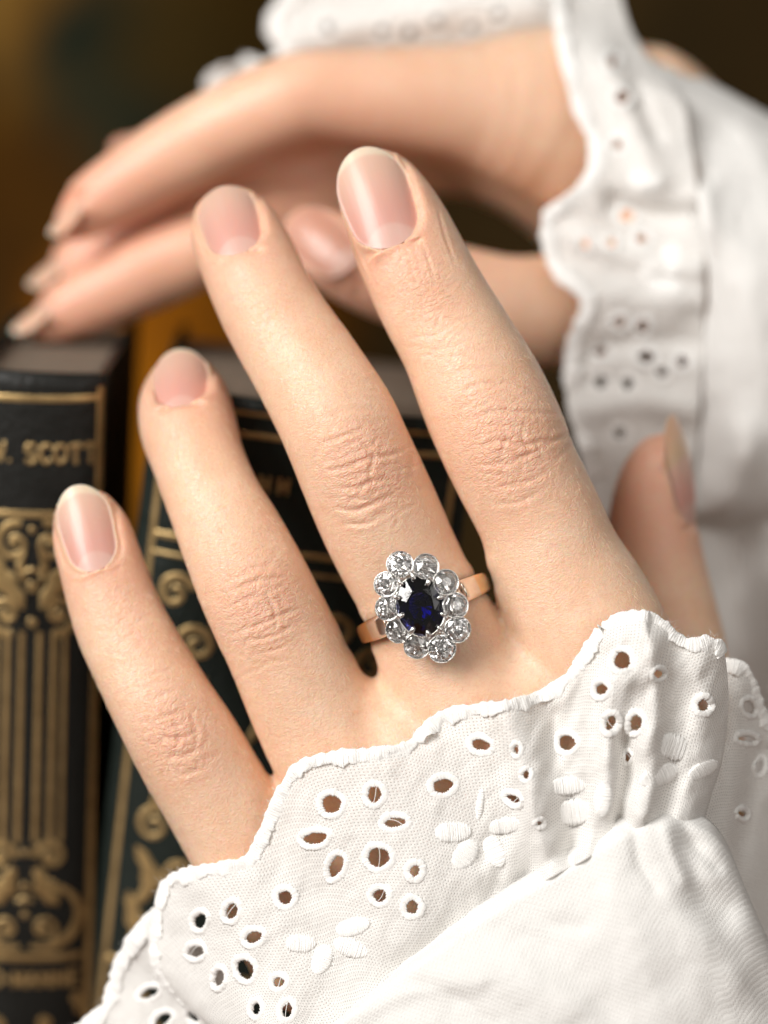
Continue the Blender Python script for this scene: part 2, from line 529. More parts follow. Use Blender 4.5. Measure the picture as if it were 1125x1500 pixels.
# ---------------------------------------------------------------- the ringed hand in front
FING = {
 'index': Chain(n=6, st=[(930,1060,112,0,.80,.9),(876,950,112,.8,.84,.95),(846,890,109,.3,.86,1),(816,830,99,-.3,.88,1),(791,760,91.5,-.3,.90,1),(754,685,92,.3,.90,1),(735,640,95,.5,.90,1),(708,580,93.5,-.2,.90,1),
                 (673,508,85,-1.8,.90,1),(640,450,82,-3.0,.89,1),(614,400,79.5,-4.0,.87,1),(586,340,75,-5.6,.84,1),(563,292,66,-7.6,.80,1),(551,272,55,-9.2,.78,1)]),
 'middle': Chain(n=6, st=[(770,1160,112,-.5,.80,.9),(697,1045,112,-1,.84,.95),(650,955,99,-2,.88,1),(617,881,87.5,-2.2,.90,1),(583,814,88.5,-1.8,.90,1),(550,743,90,-.5,.92,1),(517,668,88.5,.6,.92,1),(491,610,86,0,.90,1),
                 (446,534,80,-3.5,.90,1),(394,450,74,-7.5,.88,1),(362,378,71,-11.5,.86,1),(346,345,67,-14.5,.82,1),(336,325,57,-17.5,.8,1)]),
 'ring': Chain(n=6, st=[(610,1290,100,-2,.80,.9),(555,1215,92,-2.5,.84,.95),(510,1130,98,-3,.88,1),(458,1039,90,-3,.90,1),(418,953,85.5,-2.2,.92,1),(379,873,83.5,-1.6,.92,1),(345,799,78,-3.2,.92,1),
                 (314,735,70,-6.0,.92,1),(291,675,68,-9.5,.92,1),(277,630,71,-12.5,.92,1),(271,600,69,-16.5,.9,1),(268,580,62,-22,.85,1),(266,568,50,-26,.85,1)]),
 'pinky': Chain(n=6, st=[(460,1390,90,-5,.80,.9),(415,1330,86,-5,.84,.95),(374,1263,83.5,-5,.88,1),(320,1172,81,-4.6,.90,1),(276,1097,80,-3.8,.92,1),(239,1033,75.5,-4.0,.92,1),(205,969,71,-5.5,.92,1),
                 (173,905,67,-7.5,.90,1),(149,831,62,-9.0,.86,1),(136,788,58.5,-10.2,.82,1),(129,766,50,-11.8,.8,1)]),
}
THUMB = Chain([(985,1330,95,-18,.9,1),(1000,1150,96,-18,.9,1),(987,980,82,-22,.95,1),(974,900,77,-25,1,1),(963,836,71,-27,1,1),(956,775,66,-28,1,1),(958,725,58,-29,1,1),(962,690,47,-30.5,1,1),(966,674,38,-31.5,1,1)])
META = [Chain([(930,1060,106,.3,.78,.95),(955,1290,95,-3,.85,1.0),(1000,1560,115,-6,.85,1.0)], 3),
        Chain([(770,1160,108,-.3,.78,.95),(910,1380,118,-1,.85,1.0),(1020,1620,130,-4,.85,1.0)], 3),
        Chain([(610,1290,100,-2,.78,.95),(810,1450,112,-1.0,.85,1.0),(1010,1660,140,-2,.85,1.0)], 3),
        Chain([(460,1390,92,-5,.78,.95),(690,1520,108,-4.0,.85,1.0),(960,1690,140,-4,.85,1.0)], 3),
        Chain([(985,1330,95,-18,.9,1),(1000,1560,110,-10,.85,1.0)], 3)]
WEBS = [Chain([(742,925,22,-9.5,.9,1),(756,960,36,-6,.9,1),(790,1040,60,-1.5,.8,1),(850,1140,80,-.5,.8,1)], 2), Chain([(552,1018,22,-10,.9,1),(566,1045,36,-6.5,.9,1),(600,1110,60,-2.5,.8,1),(680,1220,80,-1.5,.8,1)], 2), Chain([(408,1172,22,-11,.9,1),(424,1200,36,-8,.9,1),(470,1270,56,-5,.8,1),(540,1340,80,-4,.8,1)], 2)]

def hand_field(P):
    palm = None
    for c in META:
        d = c.eval(P)
        palm = d if palm is None else smin(palm, d, 7.0)
    for c in WEBS:
        palm = smin(palm, c.eval(P), 4.0)
    f = None
    X, Y = topx(P)
    k = .8 + 5.5 * sstep(15, 170, Y - np.interp(X, [300, 405, 550, 735, 900], [1240, 1160, 1005, 885, 810]))
    for c in FING.values():
        d = c.eval(P)
        f = d if f is None else smin(f, d, k)
    r = smin(f, palm, 3.0)
    return smin(r, THUMB.eval(P), 3.0)

def build_skin(field, lo, hi, h, levels, chains={}):
    P, F = surface_nets(field, np.array(lo, float), np.array(hi, float), h)
    vol = np.einsum('ij,ij->i', np.cross(P[F[:, 1]] - P[F[:, 0]], P[F[:, 2]] - P[F[:, 0]]), P[F[:, 0]]).sum()
    if vol < 0: F = F[:, ::-1]
    P = smooth_mesh(P, F, 3)
    P = project(P, F, field, 2)
    if levels == 0: return P, F, None
    P, F = subdivide(P, F)
    P = smooth_mesh(P, F, 2)
    P = project(P, F, field, 2)
    P = smooth_mesh(P, F, 3)
    ca, sa = math.cos(math.radians(26)), math.sin(math.radians(26))      # along the fingers / across them
    L = np.stack([-P[:, 0] * sa + P[:, 1] * ca, P[:, 0] * ca + P[:, 1] * sa, P[:, 2]], -1)
    for _ in range(levels - 1):
        P, F = subdivide(np.hstack([P, L]), F)
        P, L = P[:, :3], P[:, 3:]
        P = smooth_mesh(P, F, 3)
    return P, F, L

NAILS = {
 'index': Nail((577,361,-5.3), (526,217,-10.8), 54, 7.0, arch=.75, point=.62, basew=.88),
 'middle': Nail((351,372,-11.7), (322,274,-21.0), 44.5, 6.2, arch=.8, point=.70),
 'ring': Nail((266,604,-15.9), (262,511,-26.5), 42, 6.2, arch=.9, point=.62),
 'pinky': Nail((142,836,-8.9), (109,711,-13.2), 40, 5.2, arch=.6, point=.66, basew=.86),
}
THUMB_NAIL = Nail((1014,768,-33.0), (986,607,-33.5), 46, 7.0, arch=1.2, side=2.2, point=.55)

def make_hand():
    lo = np.array([-56, -80, -62.0]); hi = np.array([60, 56, 6.0])
    P, F, loc = build_skin(hand_field, lo, hi, 0.95, 2, FING)
    N = vnormals(P, F)
    red = np.zeros(len(P)); wr = np.zeros(len(P))
    X, Y = topx(P)
    front = sstep(0.0, 0.35, N[:, 2])
    # knuckles: (x, y, radius along, radius across, finger, strength)
    disp = np.zeros(len(P))
    wr = .20 * front * sstep(-60, 60, np.interp(X, [300, 405, 550, 735, 900], [1240, 1160, 1005, 885, 810]) - Y + 40)
    def ell(cx, cy, ra, rb, ang):
        dx, dy = X - cx, Y - cy
        ca, sa = math.cos(ang), math.sin(ang)
        a = dx * (-sa) + dy * ca; b_ = dx * ca + dy * sa
        return np.sqrt((a / ra) ** 2 + (b_ / rb) ** 2), a, b_
    KN = [(740,650,95,85,-25,1.0),(540,685,80,80,-27,1.0),(378,885,75,75,-26,1.0),(262,1075,75,62,-28,1.0),
          (622,420,60,52,-25,.8),(400,440,45,45,-26,.45),(190,900,70,45,-22,.6)]
    for cx, cy, ra, rb, ang, s in KN:
        q, a, b_ = ell(cx, cy, ra, rb, math.radians(ang))
        w = np.exp(-q ** 2 * 1.2) * front
        wr = np.maximum(wr, s * w)
        red = np.maximum(red, 0.55 * s * np.exp(-q ** 2 * 0.9) * front)
        disp += 0.25 * s * np.exp(-q ** 2 * 2.0) * front      # the pad of loose skin
    for k, n in NAILS.items():
        l, b_, nn = n.local(P)
        red = np.maximum(red, 0.65 * np.exp(-((l - .5) / 1.0) ** 4) * np.exp(-(b_ / 9) ** 4) * (np.abs(nn) < 12))
    tl, tb, tn = THUMB_NAIL.local(P)
    red = np.maximum(red, 0.9 * np.exp(-((tl - .45) / .75) ** 4) * np.exp(-((tb) / 14) ** 4) * (np.abs(tn) < 16))
    # creases, drawn across each knuckle as bent lines
    def crease(poly, depth, width):
        nonlocal disp
        Q = catmull(np.array(poly, float), 6)
        lo_, hi_ = Q.min(0) - 12, Q.max(0) + 12
        m = (X > lo_[0]) & (X < hi_[0]) & (Y > lo_[1]) & (Y < hi_[1]) & (N[:, 2] > 0.0)
        idx = np.where(m)[0]
        if len(idx) == 0: return
        x, y = X[idx], Y[idx]
        best = np.full(len(idx), 1e9); tt = np.zeros(len(idx))
        for i in range(len(Q) - 1):
            a, b2 = Q[i], Q[i + 1]; ab = b2 - a
            t = np.clip(((x - a[0]) * ab[0] + (y - a[1]) * ab[1]) / (ab @ ab + 1e-9), 0, 1)
            d = np.hypot(x - a[0] - t * ab[0], y - a[1] - t * ab[1])
            k = d < best
            best[k] = d[k]; tt[k] = (i + t[k]) / (len(Q) - 1)
        taper = np.sin(np.clip(tt, 0.02, .98) * math.pi) ** 0.6
        disp[idx] += depth * taper * (-np.exp(-(best / width) ** 2) + 0.45 * np.exp(-((best - 2.1 * width) / (1.3 * width)) ** 2))
    rs = np.random.RandomState(5)
    # main lines read off the knuckles of the photograph
    for pl, dp, w in (
        ([(466,652),(498,640),(519,634),(536,624)],.13,3.4),([(474,690),(505,685),(540,672),(569,667),(596,658)],.20,3.6),([(492,715),(519,714),(544,705),(578,700)],.16,3.4),([(490,743),(519,748),(551,736),(578,723)],.18,3.6),
        ([(512,628),(533,650),(548,671),(541,690),(548,722)],.13,3.2),([(468,652),(462,675),(476,705)],.10,4.0),([(500,765),(530,768),(566,756)],.11,3.2),([(480,610),(510,600),(545,598)],.08,4.0),([(600,640),(606,668),(600,700)],.08,4.0),
        ([(688,618),(730,602),(770,605),(824,606)],.15,3.6),([(696,654),(738,645),(770,652),(836,638)],.19,3.6),([(704,682),(746,677),(790,658),(836,634)],.14,3.4),([(720,716),(766,706),(812,688)],.13,3.6),([(672,574),(710,561),(752,568)],.11,3.4),
        ([(735,610),(742,640),(734,668),(745,690)],.10,3.2),([(770,612),(764,640),(778,660)],.10,3.2),([(715,738),(760,735),(800,715)],.09,4.0),([(660,548),(690,540),(726,542)],.08,3.6),
        ([(334,868),(361,856),(387,849),(422,847)],.15,3.5),([(330,890),(361,878),(392,866)],.13,3.4),([(345,925),(383,914),(412,900),(433,894)],.19,3.6),([(363,938),(398,932),(429,917)],.12,3.2),([(387,868),(401,891),(405,922)],.13,3.2),([(340,845),(372,832),(400,828)],.09,3.8),([(372,958),(402,952),(426,942)],.10,3.2),
        ([(232,1052),(252,1046),(280,1040)],.15,4.0),([(236,1078),(262,1082),(288,1070)],.20,4.4),([(244,1108),(272,1106),(300,1092)],.17,4.2),([(252,1050),(262,1074),(258,1104)],.15,4.0),([(280,1048),(288,1076),(282,1100)],.13,3.8),([(258,1134),(286,1130),(308,1118)],.10,4.0)):
        crease(pl, dp * 1.0, w)
    def scatter(cx, cy, ang, half, lo_, hi_, n_, dep, wid, turn=20):
        """short, broken, mostly crosswise lines over a knuckle"""
        ca, sa = math.cos(math.radians(ang)), math.sin(math.radians(ang))
        for _ in range(n_):
            b_ = np.clip(rs.normal(0, .5), -1, 1) * half; a = rs.uniform(lo_, hi_)
            x0, y0 = cx + b_ * ca - a * sa, cy + b_ * sa + a * ca
            th = math.radians(ang + rs.normal(0, turn)); l_ = rs.uniform(.25, .6) * half
            kx, ky = -math.sin(th) * rs.uniform(-3, 3), math.cos(th) * rs.uniform(-3, 3)
            crease([(x0 - l_ * math.cos(th), y0 - l_ * math.sin(th)), (x0 + kx, y0 + ky), (x0 + l_ * math.cos(th), y0 + l_ * math.sin(th))], dep * rs.uniform(.4, 1.1), wid * rs.uniform(.8, 1.2))
    scatter(540,690,-20,62,-70,95,26,.055,3.0); scatter(378,890,-22,56,-60,95,26,.055,3.0); scatter(742,655,-14,74,-95,85,30,.055,3.0)
    scatter(262,1078,-26,40,-110,60,30,.06,3.4,12); scatter(628,420,-18,44,-50,135,40,.05,2.8,24); scatter(404,434,-20,36,-28,30,10,.05,3.4); scatter(180,900,-16,32,-30,80,18,.055,3.4,14)
    for cx, cy, half, ln in ((545,700,44,70),(385,900,40,62),(742,660,50,70),(264,1080,30,44),(622,405,34,60)):
        for _ in range(14):
            x0 = cx + rs.uniform(-half, half); y0 = cy + rs.uniform(-ln, ln)
            an = math.radians(rs.choice([62, 48, 100, 120]) + rs.uniform(-14, 14)); l_ = rs.uniform(10, 26)
            crease([(x0, y0), (x0 + l_ * .5 * math.cos(an) + rs.uniform(-2, 2), y0 + l_ * .5 * math.sin(an)), (x0 + l_ * math.cos(an), y0 + l_ * math.sin(an))], rs.uniform(.03, .075), rs.uniform(2.4, 3.2))
    # the band presses a shallow groove, the skin swells a little beside it
    cb = pt(620, 891, -10.6); uu = pt(718, 848, -8) - pt(522, 932, -8); uu[2] = 0; uu /= np.linalg.norm(uu); vv = np.array([-uu[1], uu[0], 0])
    tb_ = np.abs((P - cb) @ vv); near = np.exp(-(np.linalg.norm(P - cb, axis=1) / 12.5) ** 8)
    disp += near * (-.30 * np.exp(-(tb_ / 1.4) ** 4) + .22 * np.exp(-((tb_ - 2.7) / 1.1) ** 2))
    # long faint lines beside the index nail
    for pl in ([(640,300),(652,345),(668,392)],[(618,352),(630,390),(640,425)],[(596,362),(604,395),(612,420)],[(520,350),(535,385),(552,420)],[(508,340),(522,378),(540,412)]):
        crease(pl, .09, 2.4)
    P = P + N * disp[:, None]
    # skin under the band is pressed in a little, never through it
    N2 = vnormals(P, F)
    P = P + N2 * (0.05 * vnoise(P * 0.55) + 0.10 * vnoise(P * 0.16))[:, None]
    for n in NAILS.values():
        P = n.press(P, N)
    P = THUMB_NAIL.press(P, N, fold=.2)
    hand = empty('hand', c2w(pt(900, 1500, -10)))
    tag(hand, 'hand with fingers pointing up in front of the books, cluster ring on its middle finger', 'hand')
    mesh_obj('skin', c2w(P), F, SKIN, hand, attrs={'red': red, 'wrinkle': wr, 'co_mm': P, 'loc_mm': loc})
    for k, n in NAILS.items():
        n.build('nail', nail_material('nail_' + k, {'index': .91, 'middle': 1.0, 'ring': .93, 'pinky': .89}[k]), hand)
    THUMB_NAIL.build('nail', nail_material('nail_thumb', .62, srgb(222, 186, 152)), hand)
    # soft down on the backs of the fingers
    cand = np.where((N[:, 2] > .25) & (X > 60) & (X < 960) & (Y > 480) & (Y < 1260))[0]
    cand = rs.choice(cand, 2600, replace=False)
    parts = []
    for i in cand:
        if rs.rand() < .75 * min(1, wr[i] * 1.6): continue
        ang = math.radians(62 + rs.normal(0, 22)); dr = np.array([math.cos(ang), -math.sin(ang), 0])
        dr = dr - (dr @ N[i]) * N[i]; dr /= np.linalg.norm(dr); ln = rs.uniform(.8, 2.0)
        p0 = P[i] - N[i] * .05
        parts.append(tube_open(np.stack([p0, p0 + dr * ln * .5 + N[i] * .20, p0 + dr * ln + N[i] * .16]), np.array([.022, .018, .008]), 3))
    V_, F_ = join(parts)
    hm, hnt, hb = new_mat('down'); hb.inputs['Base Color'].default_value = (.92, .76, .56, 1); hb.inputs['Roughness'].default_value = .35
    ho = mesh_obj('fine_hair', c2w(V_), F_, hm, hand); ho['kind'] = 'stuff'
    return hand
HAND = make_hand()
# ---------------------------------------------------------------- the cluster ring
def metal(name, c, rough, aniso=0.0):
    m, nt, b = new_mat(name)
    b.inputs['Base Color'].default_value = (*c, 1); b.inputs['Metallic'].default_value = 1.0
    n = nd(nt, 'ShaderNodeTexNoise', inp={'Scale': 2500.0, 'Detail': 2.0})
    tc = nd(nt, 'ShaderNodeTexCoord'); nt.links.new(tc.outputs['Object'], n.inputs['Vector'])
    nt.links.new(mth(nt, 'ADD', rough * .7, mth(nt, 'MULTIPLY', n.outputs['Fac'], rough * .7)), b.inputs['Roughness'])
    return m
GOLD = metal('ring_gold', (0.95, 0.70, 0.42), 0.07)
PLAT = metal('platinum', (0.86, 0.85, 0.83), 0.16)
def gem(name, col_, ior):
    m = bpy.data.materials.new(name); m.use_nodes = True; nt = m.node_tree
    nt.nodes.remove(nt.nodes['Principled BSDF'])
    g = nd(nt, 'ShaderNodeBsdfGlass', inp={'Color': (*col_, 1), 'IOR': ior, 'Roughness': 0.0})
    nt.links.new(g.outputs[0], nt.nodes['Material Output'].inputs['Surface'])
    return m
DIAMOND = gem('diamond', (1, 1, 1), 2.42)
SAPPHIRE = gem('sapphire', (1, 1, 1), 1.77)
_va = nd(SAPPHIRE.node_tree, 'ShaderNodeVolumeAbsorption', inp={'Color': (.02, .07, .70, 1), 'Density': 1900.0})
SAPPHIRE.node_tree.links.new(_va.outputs[0], SAPPHIRE.node_tree.nodes['Material Output'].inputs['Volume'])
PALE = metal('pale_metal', (0.86, 0.77, 0.68), 0.10)

def hull(points):
    bm = bmesh.new()
    for p in points: bm.verts.new(p)
    bmesh.ops.convex_hull(bm, input=bm.verts[:])
    bmesh.ops.dissolve_limit(bm, angle_limit=0.01, verts=bm.verts[:], edges=bm.edges[:])
    bm.verts.ensure_lookup_table(); bm.verts.index_update()
    V = np.array([v.co[:] for v in bm.verts]); F = [[v.index for v in f.verts] for f in bm.faces]
    bm.free()
    return V, F
def brilliant(rx, ry, table, crown, pav, n=8, low=.42, girdle=.06):
    P = []
    for i in range(n):
        a = 2 * math.pi * i / n; a2 = a + math.pi / n
        P.append((rx * table * math.cos(a2), ry * table * math.sin(a2), crown))
        P.append((rx * .80 * math.cos(a), ry * .80 * math.sin(a), crown * .56))
        for d in (0, .5):
            ag = 2 * math.pi * (i + d) / n
            P.append((rx * math.cos(ag), ry * math.sin(ag), girdle)); P.append((rx * math.cos(ag), ry * math.sin(ag), -girdle))
        P.append((rx * low * math.cos(a), ry * low * math.sin(a), -pav * .66))
    P.append((0, 0, -pav))
    return hull(P)
def lathe(prof, n=32, close=True, sx=1.0, sy=1.0):
    prof = np.array(prof, float); m = len(prof)
    a = np.arange(n) * 2 * math.pi / n
    V = np.stack([prof[None, :, 0] * np.cos(a)[:, None] * sx, prof[None, :, 0] * np.sin(a)[:, None] * sy, np.broadcast_to(prof[None, :, 1], (n, m))], -1).reshape(-1, 3)
    i = np.arange(n); j = np.arange(m if close else m - 1)
    I, J = np.meshgrid(i, j, indexing='ij'); I2 = (I + 1) % n; J2 = (J + 1) % m
    F = np.stack([I * m + J, I2 * m + J, I2 * m + J2, I * m + J2], -1).reshape(-1, 4)
    return V, F
def frame_of(nrm, xdir):
    n = np.array(nrm, float); n /= np.linalg.norm(n)
    x = np.array(xdir, float); x -= (x @ n) * n; x /= np.linalg.norm(x)
    return np.stack([x, np.cross(n, x), n])           # rows
def place(V, F3, c):
    return np.asarray(V) @ F3 + c

def ball(r, c, n=6, m=8, s=(1, 1, 1)):
    V = [(0, 0, r)]; F = []
    for i in range(1, n):
        t = math.pi * i / n
        for j in range(m):
            a = 2 * math.pi * j / m
            V.append((r * math.sin(t) * math.cos(a), r * math.sin(t) * math.sin(a), r * math.cos(t)))
    V.append((0, 0, -r))
    for j in range(m): F.append((0, 1 + j, 1 + (j + 1) % m))
    for i in range(n - 2):
        for j in range(m):
            a, b = 1 + i * m + j, 1 + i * m + (j + 1) % m
            F.append((a, a + m, b + m, b))
    L = len(V) - 1
    for j in range(m): F.append((L, 1 + (n - 2) * m + (j + 1) % m, 1 + (n - 2) * m + j))
    return np.array(V) * np.array(s) + np.array(c), F
def make_ring():
    root = empty('ring', c2w(pt(619, 891, -3)))
    tag(root, 'gold ring with oval dark blue sapphire in a cluster of ten diamonds on a finger', 'ring')
    ZG = 2.3
    nrm = np.array([0.05, 0.03, 1.0])
    C = pt(618, 889, ZG)
    DIA = [(586,827,17.6),(624,830,17),(653,853,17),(667,887,17.3),(670,922,17.6),(647,950,18.8),(611,946,17.4),(584,923,17),(568,891,16.5),(566,856,16.5)]
    bev, bef = None, None
    for k, (px, py, r) in enumerate(DIA):
        c = pt(px, py, ZG); R = r * 1.14 / S * (D - ZG) / D
        out = c - C; out[2] = 0; out /= np.linalg.norm(out)
        n = nrm + 0.24 * out + np.array([RNG.normal() * .07, RNG.normal() * .07, 0])
        Fr = frame_of(n, np.array([math.cos(k * 1.3), math.sin(k * 1.3), 0]))
        V, F = brilliant(R * .90, R * .90, .40, R * .40, R * .90, low=.38)
        d = mesh_obj('diamond', c2w(place(V, Fr, c + nrm * .02)), F, DIAMOND, root, smooth=False)
        # collet: a cup with a beaded rim
        prof = [(R * .90, .02), (R * .93, .20), (R * .985, .24), (R * 1.03, .16), (R * 1.03, -.2), (R * .95, -.9), (R * .72, -1.7), (R * .2, -1.75), (R * .2, -1.6), (R * .62, -1.5), (R * .82, -.8)]
        parts = [(place(*lathe(prof, 36)[:1], Fr, c), lathe(prof, 36)[1])]
        nb = 34
        for j in range(nb):
            a = 2 * math.pi * j / nb
            bv, bf = ball(.085, (R * .985 * math.cos(a), R * .985 * math.sin(a), .25), 4, 5)
            parts.append((place(bv, Fr, c), bf))
        V, F = join(parts)
        mesh_obj('collet', c2w(V), F, PLAT, root)
    # sapphire
    ax = np.array([-0.20, 1.0, 0]); ax /= np.linalg.norm(ax)
    xd = np.array([ax[1], -ax[0], 0])
    Fr = frame_of(nrm + np.array([-.03, .02, 0]), xd)
    CS = pt(616, 888, ZG + .55)
    rx, ry = 3.5, 4.35
    V, F = brilliant(rx, ry, .58, .80, 2.7, n=8, low=.5, girdle=.10)
    mesh_obj('sapphire', c2w(place(V, Fr, CS)), F, SAPPHIRE, root, smooth=False)
    # seat of the sapphire: scalloped oval collet
    prof = [(.985, -.08), (1.02, .06), (1.06, .02), (1.07, -.4), (1.0, -1.2), (.80, -2.4), (.74, -2.4), (.92, -1.2), (.97, -.4)]
    lv, lf = lathe(prof, 60, sx=rx, sy=ry)
    mesh_obj('sapphire_collet', c2w(place(lv, Fr, CS)), lf, PLAT, root)
    PR = [(604.5,842),(628,850.5),(647,874),(652,901),(646,923),(627.5,930),(603.5,925),(586,902.5),(579.5,874),(585.5,851.5)]
    for px, py in PR:
        c = pt(px, py, ZG + .95); d = CS - c; d[2] = 0; d /= np.linalg.norm(d); c = c + d * .12
        F3 = frame_of(nrm - .35 * d, d)
        bv, bf = ball(.46, (0, 0, 0), 8, 10, (1.6, .85, .9))
        tv, tf = lathe([(.22, -1.9), (.30, -.1), (.05, .1), (.0, -1.9)], 8, close=False)
        tv = tv + np.array([-.25, 0, 0])
        V, F = join([(place(bv, F3, c), bf), (place(tv, F3, c), tf)])
        mesh_obj('claw', c2w(V), F, PLAT, root)
    # gallery: two oval wires under the cluster, with uprights
    parts = []
    for z_, k_ in ((-1.1, 1.32), (-2.3, 1.12)):
        a = np.linspace(0, 2 * math.pi, 60, endpoint=False)
        path = np.stack([rx * k_ * np.cos(a), ry * k_ * np.sin(a), z_ + 0 * a], -1)
        parts.append(tube_closed(path, .32, 8))
    for j in range(14):
        a = 2 * math.pi * j / 14
        p0 = np.array([rx * 1.42 * math.cos(a), ry * 1.42 * math.sin(a), -.7]); p1 = np.array([rx * 1.05 * math.cos(a), ry * 1.05 * math.sin(a), -2.6])
        parts.append(tube_open(np.linspace(p0, p1, 4), np.full(4, .26), 6))
    V, F = join(parts)
    mesh_obj('gallery', c2w(place(V, Fr, CS)), F, PLAT, root)
    # band: flat gold hoop round the finger, widening into the shoulders
    u = pt(718, 848, -8) - pt(522, 932, -8); u[2] = 0; u /= np.linalg.norm(u)
    nn = np.array([0.02, 0.05, 1.0]); Fb = frame_of(nn, u)
    cB = pt(620, 891, -10.6)
    n = 96
    a = np.linspace(0, 2 * math.pi, n, endpoint=False) + math.pi / 2
    ra, rb = 10.15, 9.9
    X = ra * np.cos(a); Z = rb * np.sin(a)
    up = np.sin(a)
    half = 1.42 + .30 * sstep(.15, .85, up)            # half width along the finger
    th = .62 + .12 * sstep(.3, .9, up)
    # shoulders rise towards the cluster
    prof = [(-1, -.6), (-1, .55), (-.93, .80), (-.6, .95), (0, 1.0), (.6, .95), (.93, .80), (1, .55), (1, -.6), (.8, -.85), (0, -.95), (-.8, -.85)]
    V = []
    for i in range(n):
        rad = np.array([X[i] / ra, 0, Z[i] / rb]); rad /= np.linalg.norm(rad)
        for (q, w) in prof:
            V.append(np.array([X[i], 0, Z[i]]) + np.array([0, q * half[i], 0]) + rad * w * th[i])
    V = np.array(V); m = len(prof)
    I, J = np.meshgrid(np.arange(n), np.arange(m), indexing='ij')
    F = np.stack([I * m + J, I * m + (J + 1) % m, ((I + 1) % n) * m + (J + 1) % m, ((I + 1) % n) * m + J], -1).reshape(-1, 4)
    fm = ((np.abs(X[:, None] + 0 * V.reshape(n, m, 3)[:, :, 0]) < 8.4) & (Z[:, None] > 0)).astype(int).ravel()  # upper faces of the band take the paler metal colour
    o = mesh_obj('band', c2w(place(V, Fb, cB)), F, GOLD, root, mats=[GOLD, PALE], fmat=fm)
    # pale collars where the band meets the cluster
    for sgn in (-1, 1):
        cc = cB + u * sgn * 6.0 + Fb[2] * 9.1
        bv, bf = ball(1.0, (0, 0, 0), 10, 14, (.55, 1.5, 1.0))
        mesh_obj('shoulder', c2w(place(bv, frame_of(nn + u * sgn * .45, u), cc)), bf, PALE, root)
    return root

RING = make_ring()
# ---------------------------------------------------------------- white cotton: broderie ruffles and cuffs
def cotton(name, pores=0.0, weave=0.45,  tint=(0.86, 0.845, 0.82), relief=.00011):
    m, nt, b = new_mat(name); L = nt.links.new
    uv = attr(nt, 'uv_mm', True)
    n0 = nd(nt, 'ShaderNodeTexNoise', inp={'Scale': 0.35, 'Detail': 3.0}); L(uv, n0.inputs['Vector'])
    wob = nd(nt, 'ShaderNodeVectorMath', operation='MULTIPLY_ADD'); L(n0.outputs['Color'], wob.inputs[0]); wob.inputs[1].default_value = (.28, .28, 0); L(uv, wob.inputs[2])
    sp = nd(nt, 'ShaderNodeSeparateXYZ'); L(wob.outputs[0], sp.inputs[0])
    k = math.pi / weave
    su = mth(nt, 'SINE', mth(nt, 'MULTIPLY', sp.outputs[0], k)); sv = mth(nt, 'SINE', mth(nt, 'MULTIPLY', sp.outputs[1], k))
    au = mth(nt, 'ABSOLUTE', su); av = mth(nt, 'ABSOLUTE', sv)
    # plain weave: warp and weft cross over and under
    over = mth(nt, 'MULTIPLY', mth(nt, 'SIGN', su), mth(nt, 'SIGN', sv))
    hgt = mth(nt, 'ADD', mth(nt, 'MULTIPLY', mth(nt, 'MAXIMUM', au, av), .6), mth(nt, 'MULTIPLY', mth(nt, 'MULTIPLY', mth(nt, 'MULTIPLY', au, av), over), .25))
    nf = nd(nt, 'ShaderNodeTexNoise', inp={'Scale': 3.2, 'Detail': 3.0}); L(uv, nf.inputs['Vector'])
    hgt = mth(nt, 'ADD', hgt, mth(nt, 'MULTIPLY', nf.outputs['Fac'], .5))
    bp = nd(nt, 'ShaderNodeBump', inp={'Strength': .8, 'Distance': relief}); L(hgt, bp.inputs['Height']); L(bp.outputs[0], b.inputs['Normal'])
    pore = mth(nt, 'SUBTRACT', 1.0, mth(nt, 'MAXIMUM', au, av))           # 1 in the little gaps between threads
    ng = nd(nt, 'ShaderNodeTexNoise', inp={'Scale': 1.1, 'Detail': 2.0}); L(uv, ng.inputs['Vector'])
    gap = nd(nt, 'ShaderNodeMapRange', interpolation_type='SMOOTHSTEP', inp={1: .42, 2: .62}); L(mth(nt, 'ADD', pore, mth(nt, 'MULTIPLY', mth(nt, 'SUBTRACT', ng.outputs['Fac'], .5), .5)), gap.inputs[0])
    c = mixc(nt, nf.outputs['Fac'], tint, tuple(min(1, t * 1.03) for t in tint))
    L(c, b.inputs['Base Color'])
    b.inputs['Roughness'].default_value = .85
    b.inputs['Specular IOR Level'].default_value = .15
    b.inputs['Sheen Weight'].default_value = .15
    out = nt.nodes['Material Output']
    tr = nd(nt, 'ShaderNodeBsdfTranslucent', inp={'Color': (*tint, 1)})
    mx = nd(nt, 'ShaderNodeMixShader'); mx.inputs[0].default_value = .18
    L(b.outputs[0], mx.inputs[1]); L(tr.outputs[0], mx.inputs[2])
    last = mx.outputs[0]
    if pores > 0:
        tp = nd(nt, 'ShaderNodeBsdfTransparent')
        m2 = nd(nt, 'ShaderNodeMixShader'); L(mth(nt, 'MULTIPLY', gap.outputs[0], pores), m2.inputs[0])
        L(last, m2.inputs[1]); L(tp.outputs[0], m2.inputs[2]); last = m2.outputs[0]
    L(last, out.inputs['Surface'])
    return m
LAWN = cotton('cotton_lawn', .55, .47, (.935, .92, .89))
LINEN = cotton('cotton_cuff', .0, .44, (0.93, 0.92, 0.895), .00013)
